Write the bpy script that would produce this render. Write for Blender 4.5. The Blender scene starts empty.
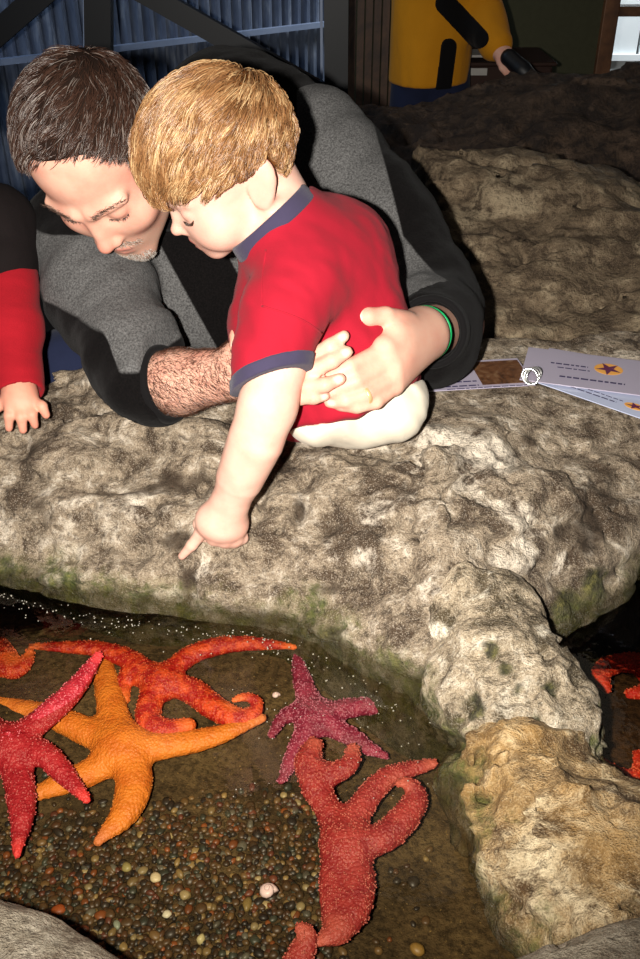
import bpy, bmesh, math, random
import numpy as np
from mathutils import Vector, Matrix

random.seed(7)
RNG = np.random.default_rng(11)
SC = bpy.context.scene
COL = SC.collection

# ------------------------------------------------------------------ camera, world, lights, exposure
CAM_Z, PITCH, FOC = 0.75, math.radians(33.0), 940.0
cam_data = bpy.data.cameras.new('camera')
cam = bpy.data.objects.new('camera', cam_data)
COL.objects.link(cam)
cam.location = (0, 0, CAM_Z)
cam.rotation_euler = (math.pi / 2 - PITCH, 0, 0)
cam_data.sensor_fit = 'VERTICAL'
cam_data.sensor_height = 24
cam_data.angle_y = 2 * math.atan(479.5 / FOC)
cam_data.clip_start = 0.02
SC.camera = cam

world = bpy.data.worlds.new('world')
SC.world = world
world.use_nodes = True
_bg = world.node_tree.nodes['Background']
_bg.inputs['Color'].default_value = (0.75, 0.85, 1.0, 1)
_bg.inputs['Strength'].default_value = 0.016

def light(name, kind, loc, power, color, **kw):
    d = bpy.data.lights.new(name, kind)
    d.energy = power
    d.color = color
    o = bpy.data.objects.new(name, d)
    COL.objects.link(o)
    o.location = loc
    for k, v in kw.items():
        if k == 'rot':
            o.rotation_euler = v
        else:
            setattr(d, k, v)
    return o

# the camera's own flash, left of the lens
light('camera_flash', 'SPOT', (-0.075, 0.0, 0.755), 146.0, (1.0, 0.955, 0.885), shadow_soft_size=0.012, rot=(math.pi / 2 - PITCH + math.radians(7), 0, 0),
      spot_size=math.radians(94), spot_blend=1.0)
# added lamps: dim overhead fill, and stand-in daylight on the blue building
light('overhead_fill', 'AREA', (0.7, 2.6, 2.3), 2.0, (1.0, 0.85, 0.65), size=1.2)
light('daylight_fill', 'AREA', (-1.3, 2.9, 1.7), 15.0, (0.6, 0.78, 1.0), size=1.2, rot=(math.radians(62), 0, math.radians(-10)))
SC.view_settings.view_transform = 'Standard'
SC.view_settings.look = 'None'
SC.view_settings.exposure = 0.0
SC.view_settings.gamma = 1.0
SC.view_settings.use_curve_mapping = False

# ------------------------------------------------------------------ geometry helpers
_F = np.array([0, math.cos(PITCH), -math.sin(PITCH)])
_U = np.array([0, math.sin(PITCH), math.cos(PITCH)])
_R = np.array([1.0, 0, 0])
_C = np.array([0, 0, CAM_Z])

def P(px, py, d):
    """point seen at photo position px,py at depth d metres"""
    return _C + d * (_F + _R * ((px - 320.0) / FOC) + _U * ((479.5 - py) / FOC))

def W(px, py, z=0.0):
    """point at photo position px,py lying at height z"""
    v = _F + _R * ((px - 320.0) / FOC) + _U * ((479.5 - py) / FOC)
    return _C + v * ((z - CAM_Z) / v[2])

def V(rx, uy, tz):
    """direction: right, up, towards the viewer"""
    v = _R * rx + _U * uy - _F * tz
    return v / np.linalg.norm(v)

def _h(ix, iy, iz, seed):
    n = (ix * 374761393 + iy * 668265263 + iz * 2147483647 + seed * 974711) & 0xFFFFFFFF
    n = ((n ^ (n >> 13)) * 1274126177) & 0xFFFFFFFF
    n = n ^ (n >> 16)
    return (n & 0xFFFF) / 65535.0

def vnoise(p, seed=0):
    p = np.asarray(p, float)
    i = np.floor(p).astype(np.int64)
    f = p - i
    f = f * f * (3 - 2 * f)
    x, y, z = i[:, 0], i[:, 1], i[:, 2]
    fx, fy, fz = f[:, 0], f[:, 1], f[:, 2]
    def L(a, b, t):
        return a + (b - a) * t
    c = [[[_h(x + a, y + b, z + g, seed) for g in (0, 1)] for b in (0, 1)] for a in (0, 1)]
    return L(L(L(c[0][0][0], c[1][0][0], fx), L(c[0][1][0], c[1][1][0], fx), fy),
             L(L(c[0][0][1], c[1][0][1], fx), L(c[0][1][1], c[1][1][1], fx), fy), fz) * 2 - 1

def fbm(p, octs=4, seed=0, gain=0.5, ridged=False):
    p = np.asarray(p, float)
    a, s, t = 1.0, 0.0, 0.0
    for k in range(octs):
        n = vnoise(p, seed + k * 17)
        if ridged:
            n = 1 - 2 * np.abs(n)
        s = s + a * n
        t += a
        a *= gain
        p = p * 2.03 + 3.7
    return s / t

def sstep(a, b, x):
    t = np.clip((x - a) / (b - a), 0, 1)
    return t * t * (3 - 2 * t)

def smin(a, b, k):
    h = np.maximum(k - np.abs(a - b), 0) / k
    return np.minimum(a, b) - h * h * k * 0.25

def smax(a, b, k):
    return -smin(-a, -b, k)

def s_cap(p, a, b, ra, rb):
    a, b = np.asarray(a, float), np.asarray(b, float)
    ba = b - a
    L2 = max(float(ba @ ba), 1e-12)
    t = np.clip(((p - a) @ ba) / L2, 0, 1)
    return np.linalg.norm(p - a - t[:, None] * ba, axis=1) - (ra + (rb - ra) * t)

def s_path(p, pts, rad, k=0.0):
    d = None
    for i in range(len(pts) - 1):
        e = s_cap(p, pts[i], pts[i + 1], rad[i], rad[i + 1])
        d = e if d is None else (np.minimum(d, e) if k == 0 else smin(d, e, k))
    return d

def s_ell(p, c, r, M=None):
    q = p - np.asarray(c, float)
    if M is not None:
        q = q @ M            # columns of M are the local axes
    r = np.asarray(r, float)
    k0 = np.linalg.norm(q / r, axis=1)
    k1 = np.linalg.norm(q / (r * r), axis=1)
    return k0 * (k0 - 1.0) / np.maximum(k1, 1e-9)

def s_plane(p, c, n):
    n = np.asarray(n, float)
    n = n / np.linalg.norm(n)
    return (p - np.asarray(c, float)) @ n

def frame(fwd, up):
    """columns: left, forward, up"""
    f = np.asarray(fwd, float); f = f / np.linalg.norm(f)
    u = np.asarray(up, float); u = u - f * (u @ f); u = u / np.linalg.norm(u)
    l = np.cross(u, f)
    return np.stack([l, f, u], axis=1)

def mesh_sdf(f, lo, hi, h, B=8, slack=1.5, chunk=400000):
    """surface of f = 0 inside the box lo..hi; only the blocks near the surface are sampled"""
    lo, hi = np.asarray(lo, float), np.asarray(hi, float)
    nb = np.maximum(np.ceil((hi - lo) / (h * B)).astype(int), 1)
    g = np.stack(np.meshgrid(*[np.arange(n) for n in nb], indexing='ij'), -1).reshape(-1, 3)
    cc = lo + (g + 0.5) * h * B
    fc = np.concatenate([f(c) for c in np.array_split(cc, max(1, len(cc) // chunk + 1))])
    g = g[np.abs(fc) < h * B * 0.87 * slack]
    o = np.stack(np.meshgrid(*[np.arange(B + 1)] * 3, indexing='ij'), -1).reshape(-1, 3)
    S1 = int(nb[2] * B + 2); S0 = int((nb[1] * B + 2) * S1)
    keys = ((g[:, None, 0] * B + o[None, :, 0]) * S0 + (g[:, None, 1] * B + o[None, :, 1]) * S1 + g[:, None, 2] * B + o[None, :, 2]).ravel()
    keys = np.unique(keys)
    ijk = np.stack([keys // S0, (keys % S0) // S1, keys % S1], 1)
    pts = lo + ijk * h
    val = np.concatenate([f(c) for c in np.array_split(pts, max(1, len(pts) // chunk + 1))])
    def look(k):
        i = np.searchsorted(keys, k)
        i = np.minimum(i, len(keys) - 1)
        return i, keys[i] == k
    offs = [(a, b, c) for a in (0, 1) for b in (0, 1) for c in (0, 1)]
    idx, ok = [], np.ones(len(keys), bool)
    for a, b, c in offs:
        i, e = look(keys + a * S0 + b * S1 + c)
        idx.append(i); ok &= e
    idx = np.stack(idx, 1)
    s = val[idx] < 0
    n_in = s.sum(1)
    act = ok & (n_in > 0) & (n_in < 8)
    ci = np.nonzero(act)[0]
    cv = val[idx[ci]]
    offa = np.array(offs, float)
    acc = np.zeros((len(ci), 3)); cnt = np.zeros(len(ci))
    for i in range(8):
        for j in range(i + 1, 8):
            if sum(abs(x - y) for x, y in zip(offs[i], offs[j])) != 1:
                continue
            vi, vj = cv[:, i], cv[:, j]
            m = (vi < 0) != (vj < 0)
            t = np.where(m, vi / np.where(m, vi - vj, 1), 0)
            acc += np.where(m[:, None], offa[i] + t[:, None] * (offa[j] - offa[i]), 0)
            cnt += m
    verts = lo + (ijk[ci] + acc / cnt[:, None]) * h
    ck = keys[ci]
    def cell(k):
        i = np.minimum(np.searchsorted(ck, k), len(ck) - 1)
        return i, ck[i] == k
    faces = []
    st = (S0, S1, 1)
    for ax in range(3):
        i1, e = look(keys + st[ax])
        m = e & ((val < 0) != (val[i1] < 0))
        k = keys[m]; inside = val[m] < 0
        u, w = st[(ax + 1) % 3], st[(ax + 2) % 3]
        q = [cell(k - u - w), cell(k - w), cell(k), cell(k - u)]
        good = q[0][1] & q[1][1] & q[2][1] & q[3][1]
        F = np.stack([x[0] for x in q], 1)
        F = np.where(inside[:, None], F, F[:, ::-1])
        faces.append(F[good])
    return verts, np.concatenate(faces)

def relax(verts, faces, n=1, lam=0.5):
    e = np.concatenate([faces[:, [i, (i + 1) % 4]] for i in range(4)])
    for _ in range(n):
        acc = np.zeros_like(verts); c = np.zeros(len(verts))
        for a, b in ((0, 1), (1, 0)):
            for k in range(3):
                acc[:, k] += np.bincount(e[:, a], verts[e[:, b], k], len(verts))
            c += np.bincount(e[:, a], minlength=len(verts))
        verts = verts + lam * (acc / np.maximum(c, 1)[:, None] - verts)
    return verts

def np_mesh(name, verts, faces, smooth=True):
    """faces: (n,4) or (n,3) index array, or a list of such arrays"""
    fl = faces if isinstance(faces, list) else [faces]
    me = bpy.data.meshes.new(name)
    me.vertices.add(len(verts))
    me.vertices.foreach_set('co', np.ascontiguousarray(verts, np.float32).ravel())
    tot = sum(f.size for f in fl); nf = sum(len(f) for f in fl)
    me.loops.add(tot); me.polygons.add(nf)
    me.loops.foreach_set('vertex_index', np.concatenate([np.asarray(f, np.int32).ravel() for f in fl]))
    lt = np.concatenate([np.full(len(f), f.shape[1], np.int32) for f in fl])
    me.polygons.foreach_set('loop_start', np.concatenate([[0], np.cumsum(lt)[:-1]]).astype(np.int32))
    me.update(calc_edges=True)
    me.validate()
    me.polygons.foreach_set('use_smooth', np.full(len(me.polygons), smooth, bool))
    return me

def attr(me, name, arr):
    arr = np.asarray(arr, np.float32)
    if arr.ndim == 1:
        a = me.attributes.new(name, 'FLOAT', 'POINT'); a.data.foreach_set('value', arr)
    else:
        c = np.ones((len(arr), 4), np.float32); c[:, :3] = arr[:, :3]
        a = me.attributes.new(name, 'FLOAT_COLOR', 'POINT'); a.data.foreach_set('color', c.ravel())

def link(name, me, mat=None, parent=None, **tags):
    o = bpy.data.objects.new(name, me)
    COL.objects.link(o)
    if mat is not None:
        for m in (mat if isinstance(mat, (list, tuple)) else [mat]):
            me.materials.append(m)
    if parent is not None:
        o.parent = parent
        o.matrix_parent_inverse = Matrix.Translation(-Vector(parent.location))
    tag(o, **tags)
    return o

def tag(o, label=None, category=None, group=None, kind=None):
    for k, v in (('label', label), ('category', category), ('group', group), ('kind', kind)):
        if v:
            o[k] = v
    return o

def empty(name, loc, label, category, group=None):
    o = bpy.data.objects.new(name, None)
    o.empty_display_size = 0.05
    o.location = tuple(loc)
    COL.objects.link(o)
    return tag(o, label, category, group)

def sdf_obj(name, f, lo, hi, h, mat, parent=None, smooth_n=1, attrs=None, slack=1.5, **tags):
    v, q = mesh_sdf(f, lo, hi, h, slack=slack)
    if smooth_n:
        v = relax(v, q, smooth_n)
    me = np_mesh(name, v, q)
    if attrs:
        for k, fn in attrs.items():
            attr(me, k, fn(v))
    return link(name, me, mat, parent, **tags)

class MB:
    """collects simple shapes into one mesh"""
    def __init__(s):
        s.v, s.f, s.n = [], [], 0
    def add(s, v, faces):
        s.v.append(np.asarray(v, float))
        s.f += [tuple(i + s.n for i in f) for f in faces]
        s.n += len(v)
        return s
    def box(s, lo, hi, M=None):
        x0, y0, z0 = lo; x1, y1, z1 = hi
        v = np.array([[x, y, z] for x in (x0, x1) for y in (y0, y1) for z in (z0, z1)], float)
        if M is not None:
            v = v @ np.asarray(M)[:3, :3].T + np.asarray(M)[:3, 3]
        return s.add(v, [(0, 1, 3, 2), (4, 6, 7, 5), (0, 4, 5, 1), (2, 3, 7, 6), (0, 2, 6, 4), (1, 5, 7, 3)])
    def bar(s, a, b, w, d, up=(0, 0, 1)):
        a, b = np.asarray(a, float), np.asarray(b, float)
        z = b - a; L = np.linalg.norm(z); z /= L
        x = np.cross(up, z); x /= np.linalg.norm(x); y = np.cross(z, x)
        M = np.eye(4); M[:3, 0], M[:3, 1], M[:3, 2], M[:3, 3] = x, y, z, a
        return s.box((-w / 2, -d / 2, 0), (w / 2, d / 2, L), M)
    def tube(s, pts, rad, n=8, flat=1.0, nrm=None):
        pts = np.asarray(pts, float)
        m = len(pts)
        rad = np.full(m, rad) if np.isscalar(rad) else np.asarray(rad, float)
        T = np.gradient(pts, axis=0); T /= np.maximum(np.linalg.norm(T, axis=1), 1e-9)[:, None]
        x = np.cross(T[0], (0.3, 0.5, 0.8) if nrm is None else nrm); x /= np.linalg.norm(x)
        V_, ang = [], np.arange(n) * 2 * math.pi / n
        for i in range(m):
            x = x - T[i] * (x @ T[i]); x /= np.linalg.norm(x)
            y = np.cross(T[i], x)
            V_.append(pts[i] + rad[i] * (np.cos(ang)[:, None] * x + flat * np.sin(ang)[:, None] * y))
        F = [(i * n + j, i * n + (j + 1) % n, (i + 1) * n + (j + 1) % n, (i + 1) * n + j) for i in range(m - 1) for j in range(n)]
        F += [tuple(range(n - 1, -1, -1)), tuple((m - 1) * n + j for j in range(n))]
        return s.add(np.concatenate(V_), F)
    def mesh(s, name, smooth=False):
        me = bpy.data.meshes.new(name)
        me.from_pydata([tuple(x) for x in np.concatenate(s.v)], [], s.f)
        me.update()
        if smooth:
            me.polygons.foreach_set('use_smooth', np.ones(len(me.polygons), bool))
        return me
    def build(s, name, mat, parent=None, smooth=False, bevel=0.0, **tags):
        o = link(name, s.mesh(name, smooth), mat, parent, **tags)
        if bevel:
            b = o.modifiers.new('bevel', 'BEVEL'); b.width = bevel; b.segments = 2; b.limit_method = 'ANGLE'
        return o

def spline(pts, n):
    """Catmull-Rom through pts (any width)"""
    p = np.asarray(pts, float)
    q = np.vstack([2 * p[0] - p[1], p, 2 * p[-1] - p[-2]])
    out = []
    segs = len(p) - 1
    for t in np.linspace(0, segs, n):
        i = min(int(t), segs - 1); u = t - i
        a, b, c, d = q[i], q[i + 1], q[i + 2], q[i + 3]
        out.append(0.5 * (2 * b + (c - a) * u + (2 * a - 5 * b + 4 * c - d) * u * u + (3 * b - a - 3 * c + d) * u ** 3))
    return np.array(out)

def xform(frame3, origin):
    """function taking world points into the local frame, and back"""
    return (lambda p: (p - origin) @ frame3), (lambda q: np.asarray(q, float) @ frame3.T + origin)

# ------------------------------------------------------------------ materials
class NT:
    def __init__(s, name):
        s.m = bpy.data.materials.new(name); s.m.use_nodes = True
        s.t = s.m.node_tree; s.b = s.t.nodes['Principled BSDF']
        s.out = s.t.nodes['Material Output']
    def n(s, kind, **kw):
        x = s.t.nodes.new(kind)
        for k, v in kw.items():
            if k in x.inputs: x.inputs[k].default_value = v
            else: setattr(x, k, v)
        return x
    def l(s, a, b):
        s.t.links.new(a, b)
    def pos(s):
        return s.n('ShaderNodeTexCoord').outputs['Object']
    def noise(s, scale, detail=4, rough=0.55, vec=None, dist=0.0):
        x = s.n('ShaderNodeTexNoise'); x.inputs['Scale'].default_value = scale
        x.inputs['Detail'].default_value = detail; x.inputs['Roughness'].default_value = rough
        x.inputs['Distortion'].default_value = dist
        s.l(vec if vec is not None else s.pos(), x.inputs['Vector'])
        return x.outputs['Fac']
    def voro(s, scale, feature='F1', vec=None):
        x = s.n('ShaderNodeTexVoronoi', feature=feature); x.inputs['Scale'].default_value = scale
        s.l(vec if vec is not None else s.pos(), x.inputs['Vector'])
        return x
    def ramp(s, fac, stops, interp='LINEAR'):
        x = s.n('ShaderNodeValToRGB'); e = x.color_ramp.elements
        x.color_ramp.interpolation = interp
        while len(e) < len(stops): e.new(0.5)
        for el, (p, c) in zip(e, stops):
            el.position = p; el.color = (*c, 1) if len(c) == 3 else c
        s.l(fac, x.inputs['Fac'])
        return x.outputs['Color']
    def mix(s, fac, a, b, blend='MIX'):
        x = s.n('ShaderNodeMix', data_type='RGBA', blend_type=blend)
        for sock, v in ((x.inputs['Factor'], fac), (x.inputs[6], a), (x.inputs[7], b)):
            if isinstance(v, (int, float)): sock.default_value = v
            elif isinstance(v, tuple): sock.default_value = (*v, 1) if len(v) == 3 else v
            else: s.l(v, sock)
        return x.outputs[2]
    def math(s, op, a, b=0.0, c=None):
        x = s.n('ShaderNodeMath', operation=op)
        for i, v in enumerate((a, b, c)):
            if v is None: continue
            if isinstance(v, (int, float)): x.inputs[i].default_value = v
            else: s.l(v, x.inputs[i])
        return x.outputs[0]
    def attr(s, name, out='Fac'):
        return s.n('ShaderNodeAttribute', attribute_name=name).outputs[out]
    def bump(s, h, strength=0.5, dist=0.01):
        x = s.n('ShaderNodeBump'); x.inputs['Strength'].default_value = strength; x.inputs['Distance'].default_value = dist
        s.l(h, x.inputs['Height']); s.l(x.outputs[0], s.b.inputs['Normal'])
    def set(s, **kw):
        for k, v in kw.items():
            k = {'Spec': 'Specular IOR Level', 'SSS': 'Subsurface Weight', 'SheenW': 'Sheen Weight', 'SheenR': 'Sheen Roughness',
                 'Color': 'Base Color', 'Rough': 'Roughness'}.get(k, k)
            if isinstance(v, tuple) and len(v) == 3 and k.endswith('Color'): v = (*v, 1)
            if hasattr(v, 'is_linked'): s.l(v, s.b.inputs[k])
            else: s.b.inputs[k].default_value = v
        return s.m

def rgb(r, g, b):
    """screen colour 0..255 to scene linear"""
    return tuple((c / 255 / 12.92) if c / 255 <= 0.04045 else ((c / 255 + 0.055) / 1.055) ** 2.4 for c in (r, g, b))

def flat_mat(name, c, rough=0.6, spec=0.4, metal=0.0):
    t = NT(name)
    f = t.noise(40, 3)
    return t.set(Color=t.mix(f, tuple(x * 0.85 for x in c), tuple(min(1, x * 1.12) for x in c)), Rough=rough, Spec=spec, Metallic=metal)

def fabric_mat(name, c, weave=900, var=0.25, bump=0.3, sheen=0.2, patch=25, blotch=None):
    t = NT(name)
    f = t.noise(patch, 5, 0.65)
    g = t.noise(weave, 2, 0.6)
    k = t.mix(f, tuple(x * (1 - var) for x in c), tuple(x * (1 + var) for x in c))
    k = t.mix(t.math('MULTIPLY', g, var * 1.6), k, blotch or tuple(x * 0.35 for x in c))
    t.bump(t.math('ADD', t.math('MULTIPLY', g, 0.4), t.math('MULTIPLY', t.noise(55, 3), 0.6)), bump, 0.004)
    return t.set(Color=k, Rough=0.9, Spec=0.15, SheenW=sheen, SheenR=0.5)

def rock_mat(name, light_c, mid_c, dark_c, algae=1.0, wet=1.0, yellow=0.0, seed=0.0, moss_hi=0.055):
    t = NT(name)
    mp = t.n('ShaderNodeMapping'); t.l(t.pos(), mp.inputs['Vector'])
    mp.inputs['Location'].default_value = (seed, seed * 0.7, 0)
    v = mp.outputs[0]
    st = t.n('ShaderNodeMapping'); t.l(v, st.inputs['Vector']); st.inputs['Scale'].default_value = (0.8, 1.1, 1.2)
    big = t.noise(8, 7, 0.66, st.outputs[0], 0.5)
    med = t.noise(26, 8, 0.72, v, 0.35)
    fin = t.noise(130, 4, 0.6, v)
    grn = t.noise(620, 2, 0.5, v)
    c = t.ramp(big, [(0.38, dark_c), (0.46, mid_c), (0.56, mid_c), (0.66, light_c)])
    c = t.mix(t.ramp(med, [(0.40, (1.0,) * 3), (0.51, (0, 0, 0))]), c, dark_c)
    c = t.mix(t.ramp(med, [(0.54, (0, 0, 0)), (0.66, (0.9,) * 3)]), c, light_c)
    c = t.mix(t.ramp(fin, [(0.34, (0.6,) * 3), (0.46, (0, 0, 0))]), c, tuple(x * 0.45 for x in dark_c))
    c = t.mix(t.ramp(grn, [(0.52, (0, 0, 0)), (0.70, (0.3,) * 3)]), c, tuple(min(1, x * 1.25) for x in light_c))
    c = t.mix(t.ramp(grn, [(0.30, (0.45,) * 3), (0.44, (0, 0, 0))]), c, tuple(x * 0.35 for x in dark_c))
    c = t.mix(t.math('MULTIPLY', t.attr('stain_shade'), 0.85), c, tuple(x * 0.62 for x in dark_c))  # brown stains, plus shade painted into the recesses
    c = t.mix(t.math('MULTIPLY', t.attr('moss_shade'), 0.9), c, t.ramp(t.noise(60, 5, 0.7, v), [(0.35, rgb(18, 19, 10)), (0.5, rgb(46, 48, 22)), (0.68, rgb(112, 106, 54))]))  # moss, plus the dark of the boulder holes painted in
    # water stains, algae and the wet band at the waterline
    geo = t.n('ShaderNodeNewGeometry'); sep = t.n('ShaderNodeSeparateXYZ'); t.l(geo.outputs['Position'], sep.inputs[0])
    z = t.math('ADD', sep.outputs['Z'], t.math('MULTIPLY', t.math('SUBTRACT', t.noise(16, 5, 0.7, v), 0.5), 0.16))
    if yellow:
        c = t.mix(t.math('MULTIPLY', t.ramp(t.noise(9, 4, 0.6, v), [(0.45, (0, 0, 0)), (0.6, (1, 1, 1))]), yellow), c, rgb(196, 150, 82))
    if algae:
        pale = t.ramp(z, [(0.0, (0.9,) * 3), (0.02, (0.7,) * 3), (0.048, (0, 0, 0))])
        c = t.mix(t.math('MULTIPLY', pale, 0.38 * algae), c, rgb(150, 142, 92))
        g = t.math('MULTIPLY', t.ramp(z, [(0.0, (1, 1, 1)), (moss_hi * 0.6, (0.8,) * 3), (moss_hi, (0, 0, 0))]),
                   t.ramp(t.noise(28, 6, 0.75, v), [(0.42, (0, 0, 0)), (0.56, (1, 1, 1))]))
        c = t.mix(t.math('MULTIPLY', g, algae), c, t.ramp(t.noise(70, 4, 0.7, v), [(0.35, rgb(34, 38, 16)), (0.55, rgb(74, 84, 30)), (0.7, rgb(120, 118, 52))]))
    w = t.ramp(t.math('ADD', sep.outputs['Z'], t.math('MULTIPLY', t.math('SUBTRACT', t.noise(40, 3, 0.6, v), 0.5), 0.03)),
               [(0.0, (1, 1, 1)), (0.016, (0.9,) * 3), (0.03, (0, 0, 0))])
    c = t.mix(t.math('MULTIPLY', w, 0.8 * wet), c, rgb(48, 38, 20))
    h = t.math('ADD', t.math('MULTIPLY', med, 1.0), t.math('ADD', t.math('MULTIPLY', fin, 0.35), t.math('MULTIPLY', grn, 0.16)))
    t.bump(h, 1.0, 0.016)
    rr = t.mix(w, (0.72,) * 3, (0.22,) * 3)
    return t.set(Color=c, Rough=rr, Spec=0.35)
# ------------------------------------------------------------------ rockwork
M_LEDGE = rock_mat('ledge_rock', rgb(226, 212, 192), rgb(152, 135, 113), rgb(76, 60, 44), algae=1.0, moss_hi=0.035)
M_RIDGE = rock_mat('ridge_rock', rgb(232, 220, 198), rgb(174, 156, 130), rgb(82, 69, 48), algae=1.0, seed=3.1, moss_hi=0.045)
M_RIDGE2 = rock_mat('stained_rock', rgb(226, 206, 168), rgb(160, 132, 92), rgb(88, 64, 37), algae=0.9, yellow=0.35, seed=5.7, moss_hi=0.055)
M_NEAR = rock_mat('near_rock', rgb(196, 184, 164), rgb(152, 140, 120), rgb(112, 98, 80), algae=0.0, seed=8.2)
M_FAR = rock_mat('far_rock', rgb(170, 152, 124), rgb(122, 104, 82), rgb(76, 61, 46), algae=0.0, seed=1.3)
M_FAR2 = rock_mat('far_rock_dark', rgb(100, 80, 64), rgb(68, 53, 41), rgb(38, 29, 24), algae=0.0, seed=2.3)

SHORE_L = [(-120, 585), (0, 592), (60, 605), (130, 618), (200, 626), (280, 636), (330, 660), (400, 706), (455, 735),
           (530, 690), (580, 632), (640, 604), (700, 585)]
_sh = np.array([W(x, y)[:2] for x, y in SHORE_L])

def ledge_h(x, y):
    ys = np.interp(x, _sh[:, 0], _sh[:, 1])
    t = y - ys - 0.012
    h = np.interp(t, [-0.1, -0.035, 0.0, 0.02, 0.05, 0.09, 0.14, 0.20, 0.29, 0.42],
                  [-0.26, -0.10, 0.0, 0.030, 0.058, 0.086, 0.112, 0.134, 0.150, 0.163])
    yb = np.interp(x, [-0.5, -0.3, 0.0, 0.2, 0.45], [1.17, 1.19, 1.23, 1.27, 1.31]) + 0.012 * np.sin(x * 31)
    h = np.minimum(h, 0.165 - 8.0 * np.maximum(y - yb, 0))
    # the right-hand end drops into the side pool
    xe = np.interp(y, [0.6, 0.8, 0.88, 0.95, 1.02, 1.08, 1.3], [0.22, 0.27, 0.31, 0.36, 0.40, 0.48, 0.66])
    h = np.minimum(h, 0.17 - 2.6 * np.maximum(x - xe, 0))
    return h

def bumps(p, items):
    d = 0
    for (px, py, z, r, a) in items:
        c = W(px, py, z)
        q = (p - c) / np.array(r)
        d = d + a * np.exp(-np.sum(q * q, axis=1) * 1.3)
    return d

LEDGE_BUMPS = [  # photo position, height, radii, outward amount
    (78, 455, 0.13, (0.05, 0.04, 0.03), 0.020), (120, 428, 0.14, (0.07, 0.03, 0.03), 0.014), (200, 440, 0.14, (0.06, 0.03, 0.03), 0.012),
    (60, 505, 0.10, (0.09, 0.05, 0.03), 0.016), (150, 520, 0.09, (0.08, 0.05, 0.03), 0.014),
    (130, 480, 0.115, (0.13, 0.018, 0.018), -0.022), (20, 440, 0.13, (0.03, 0.03, 0.03), -0.018),
    (60, 556, 0.06, (0.09, 0.02, 0.015), -0.014), (60, 575, 0.045, (0.06, 0.03, 0.025), 0.018), (140, 580, 0.045, (0.05, 0.03, 0.025), 0.016),
    (187, 586, 0.04, (0.012, 0.012, 0.016), -0.022), (230, 580, 0.05, (0.05, 0.03, 0.03), 0.016), (166, 602, 0.03, (0.016, 0.014, 0.014), 0.012),
    (345, 485, 0.12, (0.06, 0.04, 0.035), 0.020), (300, 512, 0.10, (0.012, 0.016, 0.02), -0.016), (285, 560, 0.06, (0.06, 0.04, 0.04), 0.012),
    (430, 470, 0.125, (0.03, 0.02, 0.02), -0.016), (470, 450, 0.13, (0.05, 0.03, 0.025), 0.014), (555, 490, 0.12, (0.06, 0.04, 0.03), 0.016),
    (400, 535, 0.09, (0.10, 0.014, 0.016), -0.014), (430, 560, 0.075, (0.09, 0.03, 0.025), 0.014), (500, 530, 0.09, (0.07, 0.03, 0.03), 0.010),
    (350, 580, 0.06, (0.05, 0.02, 0.02), -0.010), (370, 610, 0.04, (0.05, 0.03, 0.03), 0.014), (590, 560, 0.06, (0.03, 0.03, 0.03), 0.016),
    (600, 600, 0.02, (0.04, 0.03, 0.03), 0.012), (560, 575, 0.06, (0.02, 0.02, 0.03), -0.012), (430, 640, 0.03, (0.05, 0.04, 0.03), 0.012)]

def rock_noise(p, amp=1.0, seed=0):
    w = p + 0.012 * np.stack([vnoise(p * 22, seed + 5), vnoise(p * 22, seed + 6), vnoise(p * 22, seed + 7)], 1)
    st = w * np.array([0.85, 1.1, 1.1])
    a = fbm(st * 9, 3, seed) * 0.021 + fbm(st * np.array([13, 20, 26]), 3, seed + 3, 0.55, True) * 0.0130
    b = fbm(w * 55, 3, seed + 9, 0.55) * 0.0052 + np.minimum(fbm(w * 34, 2, seed + 17, 0.5, True), 0.1) * 0.005
    pit = np.maximum(fbm(w * 40, 2, seed + 21) - 0.30, 0) * 0.035
    return amp * (a + b - pit)

def spots(items, seed=0, edge=0.22):
    """ragged-edged patches of stain, moss and painted shade: (photo x, photo y, height, radius px x, radius px y)"""
    cs = []
    for px, py, z, rx, ry in items:
        c = W(px, py, z); k = np.linalg.norm(c - _C) / FOC
        cs.append((c, np.array([rx * k, ry * k * 1.5, max(ry * k, 0.012)])))
    def fn(v):
        m = np.zeros(len(v))
        for c, r in cs:
            q = (v - c) / r
            m = np.maximum(m, np.exp(-np.sum(q * q, 1)))
        n = fbm(v * 55, 4, seed + 301, 0.6)
        return sstep(0.5 - edge, 0.5 + edge, m + 0.42 * n * (m > 0.02))
    return fn
LEDGE_STAIN_SHADE = [(130, 482, .115, 95, 12), (20, 445, .13, 22, 16), (60, 553, .06, 60, 8), (187, 582, .04, 10, 14), (415, 490, .12, 36, 9), (470, 452, .13, 26, 8), (505, 475, .12, 34, 12),  # brown patches, plus shade coloured into grooves and pits
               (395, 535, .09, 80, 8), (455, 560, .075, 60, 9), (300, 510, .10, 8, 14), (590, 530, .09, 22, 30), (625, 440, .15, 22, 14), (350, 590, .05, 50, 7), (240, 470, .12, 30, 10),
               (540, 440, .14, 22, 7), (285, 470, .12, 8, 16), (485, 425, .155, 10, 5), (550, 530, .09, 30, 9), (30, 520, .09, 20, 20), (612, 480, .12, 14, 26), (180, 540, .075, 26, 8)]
LEDGE_MOSS = [(40, 598, .01, 60, 10), (140, 612, .012, 60, 8), (240, 622, .012, 50, 8), (330, 640, .015, 40, 14), (400, 660, .02, 26, 22), (430, 690, .02, 22, 22), (575, 610, .03, 30, 18), (600, 590, .04, 22, 22), (556, 640, .02, 16, 22)]
def f_ledge(p):
    d = (p[:, 2] - ledge_h(p[:, 0], p[:, 1])) * 0.62
    d = smax(d, -(p[:, 2] + 0.24), 0.02)
    flat = sstep(0.02, 0.12, p[:, 0]) * sstep(1.02, 1.08, p[:, 1])
    return d - rock_noise(p, 0.9) * (1 - 0.75 * flat) - bumps(p, LEDGE_BUMPS)

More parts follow.
